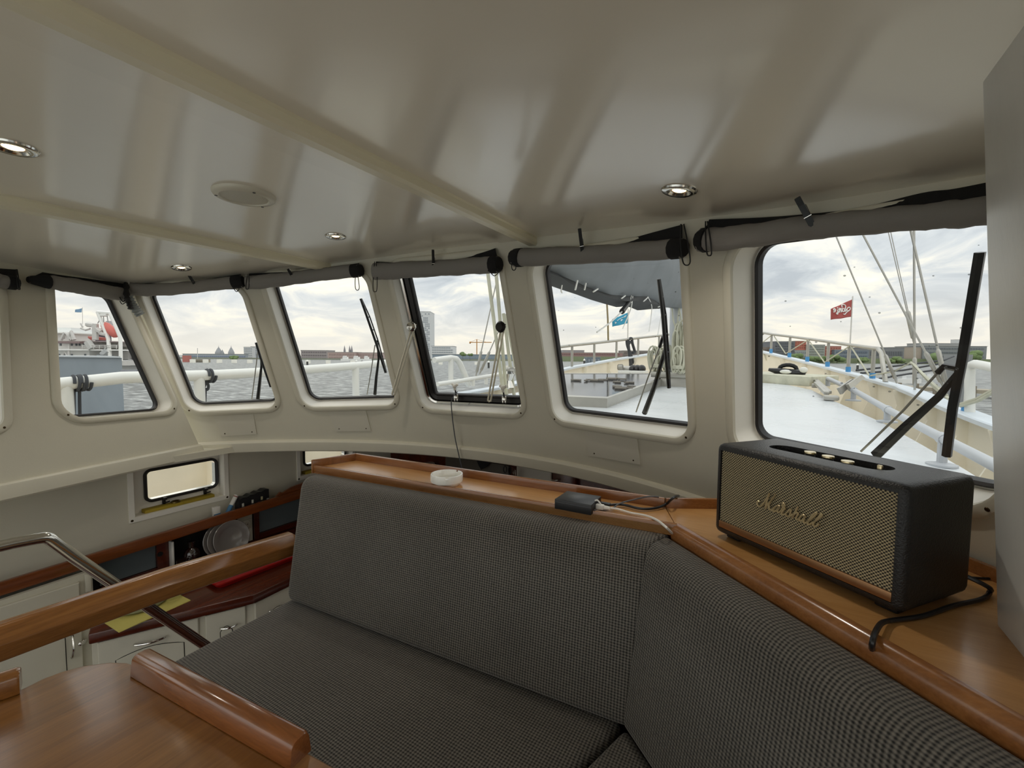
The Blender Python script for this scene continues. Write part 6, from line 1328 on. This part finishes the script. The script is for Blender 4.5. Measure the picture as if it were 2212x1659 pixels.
# flags on poles
def flag(name, label, pole, quad, D, mat, design=None, pole_r=.016, n=14):
    """quad: hoist top, hoist bottom, fly bottom, fly top in photo pixels"""
    pt, pb = far(*pole[0], D), far(*pole[1], D); e = thing(name, label, 'flag', V((pb.x, pb.y, pb.z)))
    MB().tube([pb, pt], pole_r * D / 12, 6).obj('pole', mc('d8d6d0', .4), e)
    Q = [far(*p, D) for p in quad]; wd = (Q[3] - Q[0]).length
    def P(u, v, d=0): return (Q[0] * (1 - u) + Q[3] * u) * (1 - v) + (Q[1] * (1 - u) + Q[2] * u) * v + FW * (wd * .06 * math.sin(5.5 * u + 1.5 * v) * u + d) + V((0, 0, wd * .015 * math.sin(9 * u) * u))
    k = [i / n for i in range(n + 1)]; mm = MB(); t = .004 * D / 12
    mm.grid(lambda u, v: P(u, v, 0), k, k); mm.grid(lambda u, v: P(u, v, t), k, k); rm = [(u, 0) for u in k] + [(1, v) for v in k[1:]] + [(u, 1) for u in k[-2::-1]] + [(0, v) for v in k[-2:0:-1]]; mm.loft([[P(u, v, 0) for u, v in rm] + [P(*rm[0], 0)], [P(u, v, t) for u, v in rm] + [P(*rm[0], t)]], closed=False)
    mm.obj('cloth', mat, e, sharp=180)
    return e, P, wd
e, P, wd = flag('red_flag', 'red flag with white handwriting flying beyond the bow rail', ((1842, 640), (1836, 748)), ((1840.5, 647), (1840.5, 684), (1796, 691), (1793, 668)), depth(onB(1835, 745, 1)), pm('red_flag_cloth', 'b25854', .8))
def U(x, y): # crop pixel to flag u, v
    X, Y = 1740 + x / 5.53, 490 + y / 5.53; u = (1840.5 - X) / (1840.5 - 1794.5); yt = 647 + (668 - 647) * u; yb = 684 + 7 * u; return max(.02, min(.98, u)), max(.03, min(.97, (Y - yt) / (yb - yt)))
D_ = depth(onB(1835, 745, 1))
st_ = ['436,962 434,935 452,927 474,938 478,960 468,985 470,1010 482,1000 505,968 522,962 530,978 520,998 500,1004 478,985', '520,1000 490,1020 462,1046 446,1040', '462,985 444,975 432,990 438,1010 455,1012 463,996 462,985', '430,1000 412,998 408,985 420,975 428,988 424,1010 408,1016', '400,968 396,1000 388,1022 378,1018', '404,985 384,988', '372,990 372,1020 368,1046 356,1040 366,1026', '350,1000 330,1004 326,992 336,984 346,996 340,1018 322,1022']
mm = MB()
for s in st_:
    pts = [U(*map(float, q.split(','))) for q in s.split()]; mm.tube(spline([P(u, v, -.008) for u, v in pts], 5), .0012 * D_, 6)
mm.sph(P(*U(374, 972), -.008), .0015 * D_, 6, 5); mm.obj('lettering', mc('f2eeea'), e)
e, P, wd = flag('blue_flag', 'light blue flag with small white shapes on a pole at the port bow', ((1357, 668), (1356, 736)), ((1356.5, 675), (1356.5, 698), (1323, 706), (1322, 690)), depth(onB(1356, 733, -1)), pm('blue_flag_cloth', '3fa0c4', .8))
mm = MB()
for T in (((.30, .50), (.46, .40), (.46, .62)), ((.72, .62), (.84, .48), (.84, .74)), ((.12, .3), (.22, .18), (.22, .36))):
    p = [P(u, v, -.008) for u, v in T]; mm.prism(p, FW * .004)
mm.tube(spline([P(u, v, -.008) for u, v in ((.1, .2), (.3, .3), (.5, .28), (.7, .42))], 5), .006, 5); mm.obj('white_shapes', mc('e9eff0'), e)
D1 = depth(onB(1314, 738, -1)); p0, p1 = far(1311, 655, D1), far(1314, 740, D1); MB().tube([p0 + V((0, 0, .5)), p0, far(1313, 690, D1), p1], .018, 6).obj('flag_staff', mc('8d7f5c'), label='bare thin pole left of the light blue flag', cat='pole')
e, P, wd = flag('blue_grey_flag', 'small blue grey flag above the white ship', ((178, 664), (178.5, 700)), ((177, 666), (176, 675), (161, 674.5), (163, 669)), 60, mc('7d9fbd'), pole_r=.006)
# big grey floating dock wall close to port
a = far(263, 773, 9.0); e = thing('dock_wall', 'large flat blue grey steel wall filling the lower side window', 'wall panel', V((a.x, a.y, WATER)))
dv_ = V((-.80, -.10, 0)).normalized(); rd_ = V((a.x, a.y, 0)).normalized(); q = [a, a + dv_ * 14, a + dv_ * 14 + rd_ * 3, a + rd_ * 3 - RT * .4]
m_dockw = pm('blue_grey_steel', '8a949c', .5, var=.10, vs=.8)
mm = MB(); mm.prism([V((p.x, p.y, WATER - .3)) for p in q], (0, 0, a.z - WATER + .3)); mm.obj('steel_side', m_dockw, e, flat=True)
mm = MB(); mm.prism([V((p.x, p.y, a.z)) for p in (a + dv_ * -.03 - FW * .05, a + dv_ * 14 - FW * .05, q[2], q[3])], (0, 0, .03)); mm.obj('top_edge', mc('c4c9cc'), e, flat=True)
b = far(262, 803.5, 9.0); MB().tube([b, b + RT * 9.0 * 36 / 960], .045, 8).obj('fender_beam', mc('7c7e84'), e)
# white ship moored beyond the dock wall
DS = 60.0
def sx(x, y, d=0.0): return far(x, y, DS) + FW * d
ship = thing('white_ship', 'big white ship with orange lifeboat beyond the blue grey wall', 'ship', V((*far(200, 800, DS).xy, WATER)))
def sbox(name, x0, x1, y0, y1, c, d0=0.0, dep=6.0, par=None):
    mm = MB(); a, b = sx(x0, y1, d0), sx(x1, y1, d0); z1 = sx(x0, y0, d0).z; w = (b - a).dot(RT); o = V((a.x, a.y, 0))
    mm.prism([V((p.x, p.y, a.z)) for p in (o, o + RT * w, o + RT * w + FW * dep, o + FW * dep)], (0, 0, z1 - a.z)); return mm.obj(name, mc(c, .4), par or ship, flat=True)
sbox('hull', 20, 262, 776, 812, 'dfe0e0', -.5, 9)
sbox('main_deckhouse', 20, 194, 756, 776, 'f2f1ee')
sbox('aft_house', 194, 256, 758, 776, 'c6c4c2', 1.5)
sbox('deck_edge', 20, 274, 753.5, 756, 'f6f5f2', -1.2, 8)
sbox('upper_deckhouse', 20, 197, 738, 754, 'f4f3f0')
sbox('bridge_deck', 20, 192, 736, 738, 'a39690', -1, 8)
sbox('bridge', 20, 142, 719, 737, 'f4f3f0', .5)
sbox('bridge_roof', 20, 150, 717, 719.5, 'e8e8e4', -.4, 7)
sbox('wheelhouse', 20, 138, 706, 718, 'eef0ef', 1)
sbox('canopy', 142, 192, 738.5, 742, '8a7676', -1.3, 2)
sbox('boat_deck', 196, 262, 737, 739, '9a8c8c', -1, 7)
sbox('side_screen', 197, 262, 739, 748, 'dcdad6', 2)
sbox('grey_tank', 230, 244, 766, 775, '8a8f92', -1.4, 1.5)
sbox('stern_door', 258, 270, 763, 778, '6e6872', 2.0, 2)
sbox('stern_platform', 258, 288, 779, 789, 'cfccc8', -1, 8)
for x, y in [(129, 768), (139, 768), (156, 768), (185, 768), (132, 744), (150, 744), (156, 744), (166, 744), (173, 744), (182, 744), (130, 728), (141, 728)]:
    sbox('window', x - 2, x + 2, y - 3.5, y + 3, '6f757c', -.08 if y > 730 else .42, .3)
def stube(name, P, r, c, d=-1.0): mm = MB(); mm.tube([sx(x, y, d) for x, y in P], r, 6); return mm.obj(name, mc(c, .4), ship)
for P in ([(226, 675), (248, 732), (252, 772)], [(252, 677), (274, 730), (275, 782)], [(226, 676), (253, 678)], [(233, 682), (246, 682)]): stube('davit_frame', P, .22, 'f4f3ef')
for P in ([(238, 684), (239, 697)], [(246, 684), (248, 697)], [(231, 690), (226, 700)]): stube('davit_wire', P, .05, '9a9a98')
mm = MB(); A_, B_ = sx(231, 700, -.6), sx(262, 726, -.6); ax = (B_ - A_); l = ax.length; M = frame(A_, ax, FW)
mm.loft([[M @ V((l * u, s * y * l * .23, s * z * l * .2)) for y, z in circ(12)] for u, s in ((0, .35), (.06, .75), (.2, 1), (.6, 1.05), (.9, .9), (1, .5))], True, True, True); mm.obj('lifeboat', mc('d8746a', .5), ship, sharp=50)
mm = MB(); mm.loft([[sx(x, y, dd) for x, y, dd in ((205, 730 - k, -1), (222, 731 - k * .6, -1), (222, 731 - k * .6, .5), (205, 730 - k, .5))] for k in (0, 3)], True, True, True); mm.loft([[sx(208, 735, -.8), sx(222, 735, -.8), sx(222, 735, .4), sx(208, 735, .4)], [sx(204, 730, -1), sx(223, 731, -1), sx(223, 731, .5), sx(204, 730, .5)]], True, True, True); mm.obj('rescue_boat', mc('c9756c', .5), ship, flat=True)
sbox('funnel', 191, 198, 722, 737, '6a6570', 1, 2); sbox('funnel_mast', 189, 206, 708, 722, 'd8d0cc', 1.2, 1.5); sbox('radar_block', 214, 226, 692, 701, 'b9bcc0', 1, 1.5)
for P, r in (([(221, 701), (221, 735)], .35), ([(203, 702), (216, 704), (228, 716), (234, 718)], .3), ([(218, 704), (234, 722), (245, 724)], .25), ([(190, 710), (200, 714), (210, 711)], .12), ([(164, 735), (170, 718), (176, 735)], .25), ([(148, 735), (156, 720), (162, 722), (172, 735)], .2), ([(165, 772), (165, 740)], .14), ([(150, 772), (156, 760), (163, 772)], .1), ([(190, 700), (194, 708)], .1)): stube('rigging', P, r, 'cfccc8')
for y in (746.5, 750): stube('deck_railing', [(197, y), (272, y)], .05, 'd8d6d2', -1.3)
for x in range(198, 274, 12): stube('railing_post', [(x, 746), (x, 754)], .04, 'd8d6d2', -1.3)
stube('stairs', [(206, 739), (216, 754)], .5, 'c5c3c0'); stube('stairs', [(238, 766), (248, 757)], .5, 'b9bbbc')
building('stern_boat', 'beige cabin boat moored right of the white ship stern', 277, 292, 768, 780, 95, 'b9ae98', dict(nx=3, nz=1, c='7d7468', fx=.5, fz=.4), cat='boat', dep=8)
building('dark_pontoon', 'low dark quay behind the white ship stern', 286, 330, 764, 783, 140, '8b8880', None, cat='quay', dep=10)
